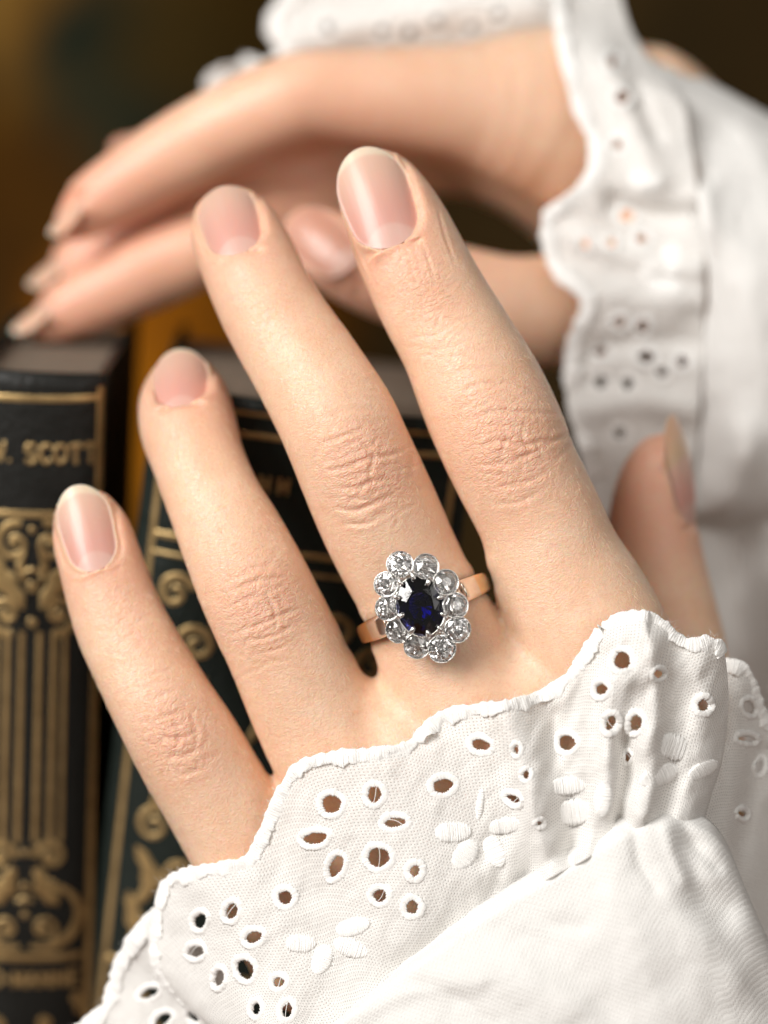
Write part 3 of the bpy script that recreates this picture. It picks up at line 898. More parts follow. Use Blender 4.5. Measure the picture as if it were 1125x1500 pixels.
def thread_mat():
    m, nt, b = new_mat('embroidery_thread'); L = nt.links.new
    b.inputs['Base Color'].default_value = (.95, .94, .915, 1)
    b.inputs['Roughness'].default_value = .7; b.inputs['Specular IOR Level'].default_value = .25
    b.inputs['Sheen Weight'].default_value = .2
    tc = nd(nt, 'ShaderNodeTexCoord')
    n = nd(nt, 'ShaderNodeTexNoise', inp={'Scale': 4200.0, 'Detail': 3.0}); L(tc.outputs['Object'], n.inputs['Vector'])
    bp = nd(nt, 'ShaderNodeBump', inp={'Strength': .7, 'Distance': .00012}); L(n.outputs['Fac'], bp.inputs['Height']); L(bp.outputs[0], b.inputs['Normal'])
    return m
THREAD = thread_mat()

def ridge_field(X, Y, ridges):
    """folds: (polyline px, height mm, width on its left px, width on its right px)"""
    Z = np.zeros_like(X)
    for poly, amp, wl, wr in ridges:
        Q = catmull(np.array(poly, float), 5)
        best = np.full(X.shape, 1e9); sgn = np.ones(X.shape)
        for i in range(len(Q) - 1):
            a, b = Q[i], Q[i + 1]; ab = b - a
            t = np.clip(((X - a[0]) * ab[0] + (Y - a[1]) * ab[1]) / (ab @ ab), 0, 1)
            dx, dy = X - a[0] - t * ab[0], Y - a[1] - t * ab[1]
            d = np.hypot(dx, dy); s = np.sign(ab[0] * dy - ab[1] * dx)
            k = d < best
            best = np.where(k, d, best); sgn = np.where(k, s, sgn)
        w = np.where(sgn > 0, wl, wr)
        Z += amp * np.exp(-(best / w) ** 2)
    return Z

class Sheet:
    """cloth spanned between an outer edge and a seam; ribs are (edge px, edge py, seam px, seam py, edge z, seam z)"""
    def __init__(self, ribs, n=8, nv=60, ridges=(), noise=.35, bulge=0.0, seed=0.0, under=0.0, extra=None):
        R = catmull(np.array(ribs, float), n)
        if under:
            dd = R[:, 2:4] - R[:, 0:2]; R[:, 2:4] += dd / np.linalg.norm(dd, axis=1)[:, None] * under
        self.nu = len(R); self.nv = nv
        v = np.linspace(0, 1, nv)
        E = R[:, None, 0:2]; Sm = R[:, None, 2:4]; V = v[None, :, None]
        XY = E + (Sm - E) * V
        self.X, self.Y = XY[..., 0], XY[..., 1]
        Z = R[:, None, 4] + (R[:, None, 5] - R[:, None, 4]) * v[None, :]
        Z = Z + bulge * np.sin(math.pi * v)[None, :]
        Z = Z + ridge_field(self.X, self.Y, ridges)
        if extra is not None: Z = Z + extra(self.X, self.Y, v[None, :] + 0 * self.X)
        q = np.stack([self.X / 95 + seed, self.Y / 95, 0 * self.X + seed], -1)
        Z = Z + noise * 2 * vnoise(q) + noise * .9 * vnoise(q * 2.7) + noise * .3 * vnoise(q * 7)
        self.Z = Z
        self.P = pts(self.X, self.Y, Z)
        self.E = self.P[:, 0]
        du = np.linalg.norm(np.diff(self.P, axis=0), axis=2); dv = np.linalg.norm(np.diff(self.P, axis=1), axis=2)
        U = np.vstack([np.zeros((1, nv)), np.cumsum(du, 0)])
        Vv = np.hstack([np.zeros((self.nu, 1)), np.cumsum(dv, 1)])
        Um = np.broadcast_to(np.concatenate([[0], np.cumsum(du[:, nv // 2])])[:, None], U.shape)
        self.UV = np.stack([Um, Vv, 0 * Um], -1)
        Tu = np.gradient(self.P, axis=0); Tv = np.gradient(self.P, axis=1)
        N = np.cross(Tu, Tv); N /= np.linalg.norm(N, axis=2)[..., None] + 1e-9
        if N[..., 2].mean() < 0: N = -N
        self.N = N
    def at(self, px, py):
        """nearest point of the cloth to a photograph position, and its normal"""
        d = (self.X - px) ** 2 + (self.Y - py) ** 2
        i, j = np.unravel_index(np.argmin(d), d.shape)
        return self.Z[i, j], self.N[i, j]
    def zat(self, px, py):
        px = np.atleast_1d(px); py = np.atleast_1d(py)
        return np.array([self.at(a, b)[0] for a, b in zip(px, py)])
    def build(self, name, mat, parent, holes=(), thick=.22, label=None):
        X, Y = self.X, self.Y
        kill = np.zeros((self.nu - 1, self.nv - 1), bool)
        cx = (X[:-1, :-1] + X[1:, 1:]) / 2; cy_ = (Y[:-1, :-1] + Y[1:, 1:]) / 2
        for (hx, hy, rx, ry, an) in holes:
            ca, sa = math.cos(math.radians(an)), math.sin(math.radians(an))
            a = (cx - hx) * ca + (cy_ - hy) * sa; b = -(cx - hx) * sa + (cy_ - hy) * ca
            kill |= (a / (rx + 1.5)) ** 2 + (b / (ry + 1.5)) ** 2 < 1
        n = self.nu * self.nv
        i = np.arange(n).reshape(self.nu, self.nv)
        q = np.stack([i[:-1, :-1], i[1:, :-1], i[1:, 1:], i[:-1, 1:]], -1)[~kill].reshape(-1, 4)
        P0 = self.P.reshape(-1, 3)
        o = mesh_obj(name, c2w(P0), q, mat, parent, attrs={'uv_mm': self.UV.reshape(-1, 3)})
        if thick > 0:
            md = o.modifiers.new('thickness', 'SOLIDIFY'); md.thickness = thick * MM; md.offset = 0
        return o
    def eyelet(self, hole, mat, parent, r=.42, name='eyelet_stitching', threads=0):
        hx, hy, rx, ry, an = hole
        n = int(max(40, 2 * math.pi * max(rx, ry) / 1.2))
        a = np.linspace(0, 2 * math.pi, n, endpoint=False)
        ca, sa = math.cos(math.radians(an)), math.sin(math.radians(an))
        wob = 1 + .025 * np.sin(3 * a + hx) + .02 * np.sin(5 * a + hy)
        rr = r * S * .9
        ex, ey = (rx + rr) * np.cos(a) * wob, (ry + rr) * np.sin(a) * wob
        px, py = hx + ex * ca - ey * sa, hy + ex * sa + ey * ca
        z = self.zat(px, py)
        z = (z + np.roll(z, 1) + np.roll(z, -1)) / 3 + .10
        rad = r * (1 + .12 * np.sin(np.arange(n) * 2.1) + .12 * RNG.normal(size=n))
        V, F = tube_closed(pts(px, py, z), np.clip(rad, r * .75, r * 1.3) * 1.3, 8)
        C_ = np.repeat(pts(px, py, z), 8, axis=0); V[:, 2] = C_[:, 2] + (V[:, 2] - C_[:, 2]) * .24
        o = mesh_obj(name, c2w(V), F, mat, parent)
        if threads and max(rx, ry) > 7:
            for k in range(threads):
                a0 = RNG.uniform(0, 2 * math.pi); i0_ = int(a0 / (2 * math.pi) * n) % n; i1_ = (i0_ + n // 2 + RNG.integers(-5, 6)) % n
                C0 = pts(px, py, z); p0, p1 = C0[i0_], C0[i1_]
                mid = (p0 + p1) / 2 + RNG.normal(size=3) * np.array([.35, .35, .15])
                tv, tf = tube_open(catmull(np.stack([p0, mid, p1]), 6), .055, 5)
                mesh_obj('loose_thread', c2w(tv), tf, mat, parent)
        return o
    def petal(self, pet, mat, parent, h=.42, name='embroidered_petal'):
        hx, hy, rx, ry, an = pet
        nl, nc = 84, 13
        ca, sa = math.cos(math.radians(an)), math.sin(math.radians(an))
        if ry > rx: rx, ry, ca, sa = ry, rx, -sa, ca
        t = np.linspace(-1, 1, nl); u = np.linspace(-1, 1, nc)
        Tg, Ug = np.meshgrid(t, u, indexing='ij')
        edge = np.sqrt(np.maximum(1 - np.abs(Tg) ** 2.2, 0)) * (1 + .06 * RNG.normal(size=nl))[:, None]
        ex, ey = rx * Tg, ry * Ug * np.maximum(edge, .03)
        ex = ex + 1.2 * np.cos(Ug * 1.5)
        PX = (hx + ex * ca - ey * sa).ravel(); PY = (hy + ex * sa + ey * ca).ravel()
        dome = h * np.sqrt(np.maximum(1 - np.abs(Ug) ** 2.4, 0)) * np.maximum(edge, 0) ** .6
        H = (dome + .03 * np.sin(ex * 2 * math.pi / 3.1 + 1.2 * np.sin(ex * .35)) + .03 * RNG.normal(size=nl)[:, None] - .15 * (np.abs(Ug) > .99)).ravel()
        z0, nrm = self.at(hx, hy)
        zz = self.zat(PX, PY)
        # smooth the cloth height under the petal with a plane
        A = np.stack([PX - hx, PY - hy, np.ones_like(PX)], -1)
        co, *_ = np.linalg.lstsq(A, zz, rcond=None)
        zz = .65 * (A @ co) + .35 * zz
        V = pts(PX, PY, zz) + H[:, None] * np.array([0, 0, 1.0])
        i = np.arange(nl * nc).reshape(nl, nc)
        F = np.stack([i[:-1, :-1], i[1:, :-1], i[1:, 1:], i[:-1, 1:]], -1).reshape(-1, 4)
        return mesh_obj(name, c2w(V), F, mat, parent)
    def cord(self, mat, parent, r=.75, i0=0, i1=None, name='scalloped_edge', up=.15, fuzz=0):
        E = self.P[i0:i1, 0] + self.N[i0:i1, 0] * up
        L = np.linalg.norm(np.diff(E, axis=0), axis=1).sum()
        m = int(L / .11)
        Q = resample(E, m)
        s = np.linspace(0, L, m)
        ph = s * 2 * math.pi / .38 + 1.5 * vnoise(np.stack([s * .6, 0 * s, 0 * s], -1))
        rad = r * (1 + .03 * np.sin(ph) + .55 * vnoise(np.stack([s * .55, 0 * s + 5, 0 * s], -1)) + .3 * vnoise(np.stack([s * 2.2, 0 * s + 9, 0 * s], -1)))
        # a flat band of close stitches that turns over the edge
        NN = np.stack([np.interp(np.linspace(0, 1, m), np.linspace(0, 1, len(E)), self.N[i0:i1, 0][:, k]) for k in range(3)], -1)
        T = np.gradient(Q, axis=0); T /= np.linalg.norm(T, axis=1)[:, None] + 1e-9
        NN -= (NN * T).sum(1)[:, None] * T; NN /= np.linalg.norm(NN, axis=1)[:, None] + 1e-9
        IN = np.cross(T, NN)
        inn = np.stack([np.interp(np.linspace(0, 1, m), np.linspace(0, 1, len(E)), (self.P[i0:i1, 8] - self.P[i0:i1, 0])[:, k]) for k in range(3)], -1)
        IN *= np.sign((IN * inn).sum(1))[:, None]
        for _ in range(4): IN[1:-1] = (IN[:-2] + IN[1:-1] + IN[2:]) / 3
        na = 14; an = np.arange(na) * 2 * math.pi / na
        wid = rad * 1.5; hgt_ = rad * .36
        V = Q[:, None] + IN[:, None] * (wid[:, None] * (np.cos(an)[None, :] + .55))[..., None] + NN[:, None] * (hgt_[:, None] * np.sin(an)[None, :])[..., None]
        grain = .035 * np.sin(ph)[:, None] * np.ones(na)[None, :] + .16 * vnoise(np.stack([s[:, None] * 1.9 + 0 * an[None, :], np.cos(an)[None, :] * 1.2 + 0 * s[:, None], np.sin(an)[None, :] + 0 * s[:, None]], -1))
        V = V + NN[:, None] * grain[..., None] + IN[:, None] * (.5 * r * vnoise(np.stack([s * 1.3, 0 * s + 2, 0 * s], -1)) * -1)[:, None, None] * np.maximum(-np.cos(an), 0)[None, :, None]
        I, J = np.meshgrid(np.arange(m - 1), np.arange(na), indexing='ij')
        F = np.stack([I * na + J, I * na + (J + 1) % na, (I + 1) * na + (J + 1) % na, (I + 1) * na + J], -1).reshape(-1, 4)
        V = V.reshape(-1, 3); V = V + (.12 * vnoise(V * 3.1) + .10 * vnoise(V * 6.3))[:, None] * np.array([.4, .6, .8])
        o = mesh_obj(name, c2w(V), F, mat, parent)
        if fuzz:
            parts = []
            T = np.gradient(Q, axis=0); T /= np.linalg.norm(T, axis=1)[:, None]
            for _ in range(fuzz):
                k = RNG.integers(2, m - 2)
                d = RNG.normal(size=3) * np.array([1, 1, .8]); d -= (d @ T[k]) * T[k] * .4; d /= np.linalg.norm(d)
                p0 = Q[k] + d * r * .8; ln = RNG.uniform(.25, .8)
                b_ = RNG.normal(size=3) * .35
                p = np.stack([p0, p0 + d * ln * .5 + b_ * ln * .3, p0 + d * ln + b_ * ln])
                parts.append(tube_open(p, np.array([.028, .022, .008]), 3))
            V, F = join(parts)
            f = mesh_obj('loose_fibres', c2w(V), F, mat, parent); f['kind'] = 'stuff'
        return o

HOLES = [(294,1349,9,12,20),(340,1335,9,13,20),(372,1373,13,9,-20),(288,1394,12,9,-10),(360,1420,12,16,-25),(322,1433,7,13,10),(409,1439,9,8,-20),(376,1478,6,10,5),(421,1480,8,12,15),(418,1315,11,11,0),
         (486,1178,15,14,0),(549,1164,11,13,10),(649,1151,16,11,-12),(579,1205,17,8,-5),(462,1228,19,9,-8),(493,1269,10,18,22),(555,1256,17,15,0),(608,1276,8,10,20),(557,1312,11,10,0),(604,1329,10,11,0),
         (705,1091,15,9,12),(753,1170,12,6,25),(771,1135,5,7,10),(757,1098,4,8,0),(831,1088,13,12,0),(912,968,13,14,20),(964,987,7,7,0),(882,1010,9,10,30),(895,1059,8,13,20),(932,1059,10,13,10),(1030,1033,9,10,0),(920,1109,5,8,15),(790,1206,4,4,0)]
PETALS = [(440,1382,22,15,0),(516,1358,26,15,-15),(513,1388,27,15,18),(472,1405,16,23,25),
          (663,1219,27,17,-4),(682,1251,18,24,35),(724,1246,17,25,-22),(738,1210,27,13,-8),(703,1178,6,24,8),
          (832,1151,29,15,-6),(841,1190,30,20,-8),(986,1094,27,19,18),(966,1136,30,16,-22),(1030,1128,24,13,-30),(884,1170,14,26,6)]
RIBS = [(312,1520,340,1560,-15,-4),(290,1485,345,1545,-15,-3),(245,1447,352,1535,-14.5,-2),(223,1402,368,1528,-14,-1),(228,1345,388,1520,-13,0),(241,1292,410,1515,-11.5,.5),(281,1274,440,1508,-8,1),(330,1266,465,1500,-5,1.4),(361,1257,490,1482,-3.5,1.8),
        (388,1206,515,1465,-2.6,2),(412,1153,540,1447,-2,2.2),(437,1120,565,1428,-1.2,2.4),(478,1106,595,1405,-.6,2.6),(550,1099,630,1378,.4,2.8),(594,1090,660,1355,.8,3),(626,1060,690,1335,1,3.2),(658,1041,715,1318,1.3,3.4),
        (705,1034,740,1303,1.6,3.4),(760,1025,765,1288,1.8,3.4),(798,1012,790,1272,2,3.4),(828,991,812,1260,2.4,3.4),(850,962,830,1250,2.6,3.4),(872,928,850,1240,3,3.4),(897,907,870,1230,3.4,3.4),(930,900,890,1218,3.6,3.4),(965,907,910,1205,3.4,3.4),
        (993,931,930,1197,2.6,3.4),(1014,939,950,1192,2.2,3.4),(1040,936,970,1190,1.6,3.2),(1057,946,990,1192,.8,3),(1064,982,1005,1196,-.4,2.6),(1066,1040,1015,1200,-1.2,2.2),(1058,1110,1022,1204,-1.4,1.8),(1041,1165,1027,1212,-1,1.4)]
FOLDS = [([(712,985),(735,1040),(768,1130),(796,1232),(810,1290)],3.4,19,46),([(806,1050),(822,1150),(838,1240)],-1.8,26,18),([(900,1000),(892,1075),(890,1150),(866,1240),(850,1290)],3.0,18,36),([(914,1085),(918,1130),(908,1195)],-3.2,15,15),
         ([(950,940),(958,1060),(945,1190)],3.4,38,22),([(1030,960),(1020,1100),(1000,1190)],1.6,30,30),([(400,1225),(450,1320),(500,1440)],-1.0,45,45),([(560,1110),(590,1250),(620,1360)],.9,60,60),([(660,1060),(690,1180),(720,1290)],-.8,40,30),
         ([(300,1300),(360,1440),(400,1510)],.9,40,50),([(600,1420),(700,1330),(800,1265),(900,1205)],-1.4,22,22)]
CUFF_RIBS = [(418,1545,470,1800,-2,-10),(470,1507,560,1790,1.5,-4),(560,1431,680,1770,2.8,4),(620,1386,760,1760,3.6,6),(675,1345,830,1750,4.0,7),(718,1316,880,1745,4.2,8),(761,1289,930,1740,4.4,8),(841,1243,1000,1735,4.8,8),(880,1216,1040,1730,5,8),
             (918,1195,1075,1725,5.2,7),(957,1184,1110,1720,5,6),(1000,1186,1150,1715,4.6,4),(1040,1204,1190,1705,3.4,1),(1068,1245,1235,1690,1.4,-3),(1080,1290,1270,1660,-1.5,-8),(1092,1350,1290,1620,-5,-13),(1110,1400,1300,1560,-9,-18)]
CUFF_FOLDS = [([(1008,1245),(1020,1300),(1062,1330)],-1.3,26,26),([(940,1200),(975,1250),(1010,1330),(1075,1420)],1.0,40,34),([(1030,1330),(1075,1390),(1130,1470)],-1.0,26,26),([(620,1410),(720,1420),(820,1470)],.9,40,50),([(690,1365),(790,1390),(900,1480)],-.7,26,30),([(890,1225),(900,1300),(940,1400)],.8,36,36),([(860,1245),(880,1290)],-.5,18,18),([(520,1490),(600,1450),(700,1440)],.5,14,20),([(760,1320),(800,1350),(850,1360)],-.45,10,14),([(600,1440),(650,1450),(720,1500)],-.4,10,12),([(930,1220),(935,1260),(960,1300)],-.6,10,12),([(975,1215),(985,1250),(1000,1290)],.7,10,12),([(1000,1210),(1020,1240),(1050,1270)],-.6,10,10)]

def make_sleeve():
    root = empty('sleeve', c2w(pt(1000, 1560, -8)))
    tag(root, 'white cotton sleeve with eyelet ruffle covering the knuckles of the ringed hand', 'sleeve')
    def roll(X, Y, V):      # the cuff's edge is turned under
        return -2.6 * (1 - sstep(0, .055, V)) + 4.2 * np.sin(np.clip(V, 0, 1) * math.pi) ** .8
    cuff = Sheet(CUFF_RIBS, 12, 110, CUFF_FOLDS, noise=.40, extra=roll, seed=3.0)
    cuff.build('cuff', LINEN, root, thick=.3)
    def crumple(X, Y, V):
        w = .25 + .75 * sstep(640, 760, X)
        q = np.stack([X / 34 + Y / 90, Y / 60 - X / 160, 0 * X + 4], -1)
        return w * (1.5 * vnoise(q) + .8 * vnoise(q * 2.1)) * (.35 + .65 * sstep(0, .12, V))
    s = Sheet(RIBS, 15, 120, FOLDS, noise=.55, seed=1.0, under=24, extra=crumple)
    o = s.build('lace_ruffle', LAWN, root, HOLES)
    for k, h in enumerate(HOLES):
        if min(h[2], h[3]) >= 3: s.eyelet(h, THREAD, o, r=.42 if max(h[2:4]) > 8 else .32, threads=(0, 1, 0, 1, 0)[k % 5])
    for p in PETALS: s.petal(p, THREAD, o)
    s.cord(THREAD, o, r=.72, i1=15 * 29 + 6, fuzz=900)
    # the ruffle goes on round the wrist, behind
    RB = [(1030,985,990,1230,-8,-2),(1066,970,1005,1250,-8,-2.5),(1092,980,1020,1275,-8,-3),(1108,1012,1035,1300,-9,-4),(1122,1050,1055,1325,-10,-6),(1142,1100,1075,1350,-12,-8),(1160,1180,1095,1380,-15,-10),(1172,1260,1105,1410,-17,-11),(1190,1340,1110,1450,-18,-12),(1210,1430,1120,1500,-19,-13),(1230,1520,1130,1560,-20,-14)]
    HB = [(1096,1036,8,11,-25),(1093,1082,14,5,5),(1112,1123,6,11,15),(1086,1192,7,5,30)]
    s2 = Sheet(RB, 8, 60, [([(1070,980),(1075,1100),(1060,1280)],1.2,20,30),([(1110,1100),(1090,1200),(1075,1300)],-1.5,16,16)], noise=.6, seed=8.0)
    o2 = s2.build('lace_ruffle', LAWN, root, HB)
    for h in HB: s2.eyelet(h, THREAD, o2, r=.38)
    s2.cord(THREAD, o2, r=.7, fuzz=100)
    RC = [(228,1330,330,1380,-17,-14),(214,1348,330,1420,-17.5,-15),(190,1378,330,1450,-18,-15),(171,1412,330,1480,-18.5,-15),(160,1450,335,1520,-19,-15),(150,1476,340,1560,-19,-15),(120,1500,345,1600,-19,-15),(85,1530,350,1650,-19,-15),(60,1580,360,1700,-19,-14)]
    HC = [(219,1455,15,7,-25),(239,1494,15,8,-35),(287,1484,11,13,0),(196,1530,14,8,-30)]
    s3 = Sheet(RC, 8, 60, [([(200,1380),(260,1430),(300,1500)],1.2,20,40)], noise=.6, seed=12.0)
    o3 = s3.build('lace_ruffle', LAWN, root, HC)
    for h in HC: s3.eyelet(h, THREAD, o3, r=.40)
    s3.cord(THREAD, o3, r=.8, fuzz=150)
    return root
SLEEVE = make_sleeve()
# ---------------------------------------------------------------- the other hand, resting on the books behind
BK = {
 'index': Chain([(930,205,140,-62,.8,.9),(800,165,112,-58,.8,.9),(690,150,88,-56,.85,1),(570,143,74,-54,.9,1),(470,138,67,-53,.92,1),(420,148,66,-53,.92,1),(340,185,65,-55,.92,1),(250,232,60,-57,.9,1),(180,273,53,-59,.88,1),(130,303,44,-61,.85,1),(106,318,34,-62,.85,1)]),
 'middle': Chain([(880,225,120,-74,.8,.9),(700,180,80,-75,.85,1),(560,190,64,-74,.9,1),(440,235,60,-73,.92,1),(330,295,57,-73,.92,1),(230,345,56,-74,.9,1),(150,375,48,-75,.88,1),(100,394,40,-76,.85,1),(78,403,29,-76,.85,1)]),
 'ring': Chain([(850,230,100,-92,.8,.9),(680,222,66,-90,.85,1),(560,245,56,-84,.9,1),(440,300,54,-72,.92,1),(330,350,52,-64,.92,1),(240,388,58,-64,.9,1),(150,432,52,-65,.88,1),(90,458,42,-66,.85,1),(62,470,30,-67,.85,1)]),
 'little': Chain([(840,160,100,-92,.8,.9),(600,165,60,-94,.85,1),(420,190,44,-97,.9,1),(300,212,36,-99,.9,1),(215,224,28,-101,.9,1),(182,221,20,-102,.88,1)]),
 'thumb': Chain([(960,400,110,-62,.85,1),(860,452,92,-58,.85,1),(760,455,80,-53,.88,1),(680,435,74,-50,.9,1),(600,412,70,-48,.9,1),(540,392,66,-48,.88,1),(490,370,58,-49,.85,1),(465,352,44,-50,.85,1)]),
}
BKM = [Chain([(800,165,108,-60,.8,.9),(960,250,130,-66,.85,1),(1150,420,150,-75,.85,1)], 3),
       Chain([(790,210,105,-76,.8,.9),(960,300,120,-76,.85,1),(1150,450,150,-78,.85,1)], 3),
       Chain([(800,220,90,-88,.85,1),(930,330,110,-82,.85,1),(1120,480,150,-78,.85,1)], 3)]
def back_field(P):
    f = None
    for k, c in BK.items():
        d = c.eval(P)
        f = d if f is None else smin(f, d, 1.2)
    for c in BKM:
        f = smin(f, c.eval(P), 7.0)
    return f
UPB = (-.45, .8, .45)
BN = [Nail((122,290,-62.5),(71,341,-64.5),34,6.0,arch=.5,up=UPB,point=.5),
      Nail((92,378,-78),(40,417,-79),32,6.0,arch=.5,up=UPB,point=.5),
      Nail((76,443,-67.5),(16,484,-69),32,6.0,arch=.5,up=UPB,point=.5),
      Nail((515,392,-46.8),(424,316,-53),40,7.5,arch=.9,point=.70)]
def make_back_hand():
    P, F, L = build_skin(back_field, [-75, 10, -140], [85, 85, -40], 1.3, 1, {})
    N = vnormals(P, F)
    red = np.zeros(len(P))
    X, Y = topx(P)
    for c in BK.values():
        d = np.linalg.norm(P - c.c[-1], axis=1)
        red = np.maximum(red, 1.1 * np.exp(-(d / 28) ** 2))
    P = P + N * (.35 * vnoise(P * .12))[:, None]
    for n in BN: P = n.press(P, N, fold=.2)
    root = empty('hand', c2w(pt(1100, 430, -75)))
    tag(root, 'blurred hand resting on top of the books behind the ringed hand', 'hand')
    mesh_obj('skin', c2w(P), F, SKIN_FAR, root, attrs={'red': red, 'wrinkle': red * 0, 'co_mm': P, 'loc_mm': P})
    for i, n in enumerate(BN):
        n.build('nail', nail_material('nail_far_thumb', .95, srgb(222, 176, 148), srgb(208, 150, 128)) if i == 3 else nail_material('nail_far', .86, srgb(240, 214, 192), srgb(232, 182, 156)) if i == 0 else bpy.data.materials['nail_far'], root)
    return root
BACK_HAND = make_back_hand()

def zsh(R, dz):
    return [(a, b, c, d, e + dz, f + dz) for a, b, c, d, e, f in R]
def make_back_sleeve():
    root = empty('sleeve', c2w(pt(1200, 500, -70)))
    tag(root, 'blurred white sleeve with eyelet ruffle round the wrist of the hand behind', 'sleeve')
    R = [(845,-60,905,-20,-62,-62),(818,-20,925,45,-57,-59),(816,35,965,108,-53,-53),(828,100,1000,150,-48,-47),(846,165,1010,200,-46,-45),(868,213,1018,245,-44,-43),(860,258,1024,290,-42,-42),(832,290,1028,330,-42,-41),(801,312,1030,355,-43,-41),(797,348,1032,385,-43,-41),
         (812,398,1032,412,-43,-41),(846,428,1032,440,-43,-41),(856,448,1030,470,-43,-42),(838,490,1030,505,-43,-42),(830,550,1028,545,-44,-42),(842,620,1026,590,-45,-43),(860,690,1022,640,-47,-45),(884,750,1016,700,-50,-48),(930,800,1010,760,-54,-52)]
    H = [(897,90,8,9,0),(912,143,10,10,0),(905,212,8,8,0),(918,316,12,10,0),(858,357,6,9,0),(896,356,7,8,0),(940,350,10,7,0),(908,472,8,9,0),(942,478,8,11,10),(880,516,11,7,0),(947,523,13,9,0),(880,560,8,11,15),(920,562,8,10,10),(970,545,9,8,0),(1000,530,8,9,0),(908,634,9,9,0)]
    s = Sheet(zsh(R, -9), 7, 50, [([(900,300),(960,318),(1020,318)],-2.5,16,20),([(820,420),(920,440),(1020,440)],1.5,30,30),([(880,80),(930,180),(960,260)],1.8,24,24),([(850,350),(930,380),(1020,395)],1.4,18,18),([(850,520),(930,500),(1020,500)],-1.2,18,18),([(860,600),(940,590),(1010,600)],1.6,22,22),([(930,130),(960,200)],-1.2,14,14)], noise=.8, seed=20.0)
    o = s.build('lace_ruffle', LAWN, root, H)
    for h in H: s.eyelet(h, THREAD, o, r=.42)
    for p in [(975,420,26,17,10),(985,380,20,24,0),(955,400,18,20,30),(945,265,24,16,10)]: s.petal(p, THREAD, o)
    s.cord(THREAD, o, r=.85)
    # far side of the ruffle, standing up behind the hand
    R2 = [(560,-90,760,-110,-92,-92),(470,-50,780,-80,-92,-92),(405,10,800,-50,-92,-92),(394,48,810,-20,-92,-92),(412,74,815,0,-92,-91),(395,92,818,20,-92,-90),(340,96,820,35,-93,-90),(306,116,825,50,-94,-90),(318,142,830,65,-95,-90),(420,160,835,80,-95,-90)]
    H2 = [(560,45,9,7,0),(600,48,8,10,10),(640,30,9,8,0),(690,40,9,7,0),(480,40,8,8,0),(730,20,8,8,0)]
    s2 = Sheet(R2, 7, 60, [([(440,60),(600,20),(780,0)],2.0,22,30),([(520,75),(650,60),(800,50)],-1.5,20,20)], noise=1.0, seed=31.0)
    o2 = s2.build('lace_ruffle', LAWN, root, H2)
    for h in H2: s2.eyelet(h, THREAD, o2, r=.45)
    s2.cord(THREAD, o2, r=.9)
    # cuff and lower sleeve
    C = [(905,46,1420,330,-62,-66),(935,82,1420,345,-57,-60),(962,112,1420,370,-53,-56),(985,160,1420,400,-50,-50),(1005,210,1425,430,-47,-47),(1018,260,1430,460,-43.5,-44),(1026,330,1430,490,-41,-42),(1030,400,1430,520,-40.5,-40),(1030,480,1430,580,-41,-40),(1028,550,1430,640,-41.5,-42),(1025,620,1420,690,-43,-44),(1020,690,1400,730,-45.5,-50),(1014,745,1360,760,-50,-56),(1030,775,1300,790,-58,-64)]
    def puff(X, Y, V):
        return -1.6 * (1 - sstep(0, .03, V)) + 2.2 * sstep(.02, .35, V)
    c = Sheet(zsh(C, -9), 7, 70, [([(1040,300),(1090,420),(1100,600),(1060,760)],2.2,40,40),([(990,170),(1010,250),(1030,330)],1.5,20,25),([(1090,640),(1070,720),(1010,770)],2.0,30,30),([(1000,230),(1030,260)],-1.5,14,14)], noise=1.1, extra=puff, seed=41.0)
    c.build('cuff', LINEN, root, thick=.3)
    B = [(900,720,860,1500,-72,-90),(960,700,940,1500,-71,-90),(1020,690,1040,1500,-70,-86),(1080,680,1140,1500,-70,-84),(1150,670,1250,1500,-70,-84),(1260,650,1400,1500,-72,-86)]
    b = Sheet(zsh(B, 8), 8, 60, [([(1060,760),(1070,900),(1100,1100)],-3.0,30,50),([(1130,740),(1150,900),(1180,1100)],3.0,50,40)], noise=1.5, seed=52.0)
    b.build('sleeve_fabric', LINEN, root, thick=.3)
    return root
BACK_SLEEVE = make_back_sleeve()
# ---------------------------------------------------------------- leather-bound books with gold tooling
def leather(name, c1, c2):
    m, nt, b = new_mat(name); L = nt.links.new
    tc = nd(nt, 'ShaderNodeTexCoord')
    n = nd(nt, 'ShaderNodeTexNoise', inp={'Scale': 90.0, 'Detail': 5.0}); L(tc.outputs['Object'], n.inputs['Vector'])
    v = nd(nt, 'ShaderNodeTexVoronoi', inp={'Scale': 900.0}); L(tc.outputs['Object'], v.inputs['Vector'])
    L(mixc(nt, n.outputs['Fac'], c1, c2), b.inputs['Base Color'])
    L(mth(nt, 'ADD', .28, mth(nt, 'MULTIPLY', n.outputs['Fac'], .3)), b.inputs['Roughness'])
    b.inputs['Specular IOR Level'].default_value = .22
    bp = nd(nt, 'ShaderNodeBump', inp={'Strength': .5, 'Distance': .0003}); L(v.outputs['Distance'], bp.inputs['Height']); L(bp.outputs[0], b.inputs['Normal'])
    return m
LEATHER = leather('black_green_leather', (.008, .008, .007), (.018, .018, .016))
LEATHER2 = leather('dark_green_leather', (.008, .011, .009), (.018, .025, .021))
def gilt_mat():
    m, nt, b = new_mat('gold_tooling'); L = nt.links.new
    tc = nd(nt, 'ShaderNodeTexCoord')
    n = nd(nt, 'ShaderNodeTexNoise', inp={'Scale': 350.0, 'Detail': 4.0}); L(tc.outputs['Object'], n.inputs['Vector'])
    c = mixc(nt, n.outputs['Fac'], (.28, .18, .07), (.80, .57, .26))
    L(c, b.inputs['Base Color'])
    b.inputs['Metallic'].default_value = .85; b.inputs['Roughness'].default_value = .38
    return m
GILT = gilt_mat()
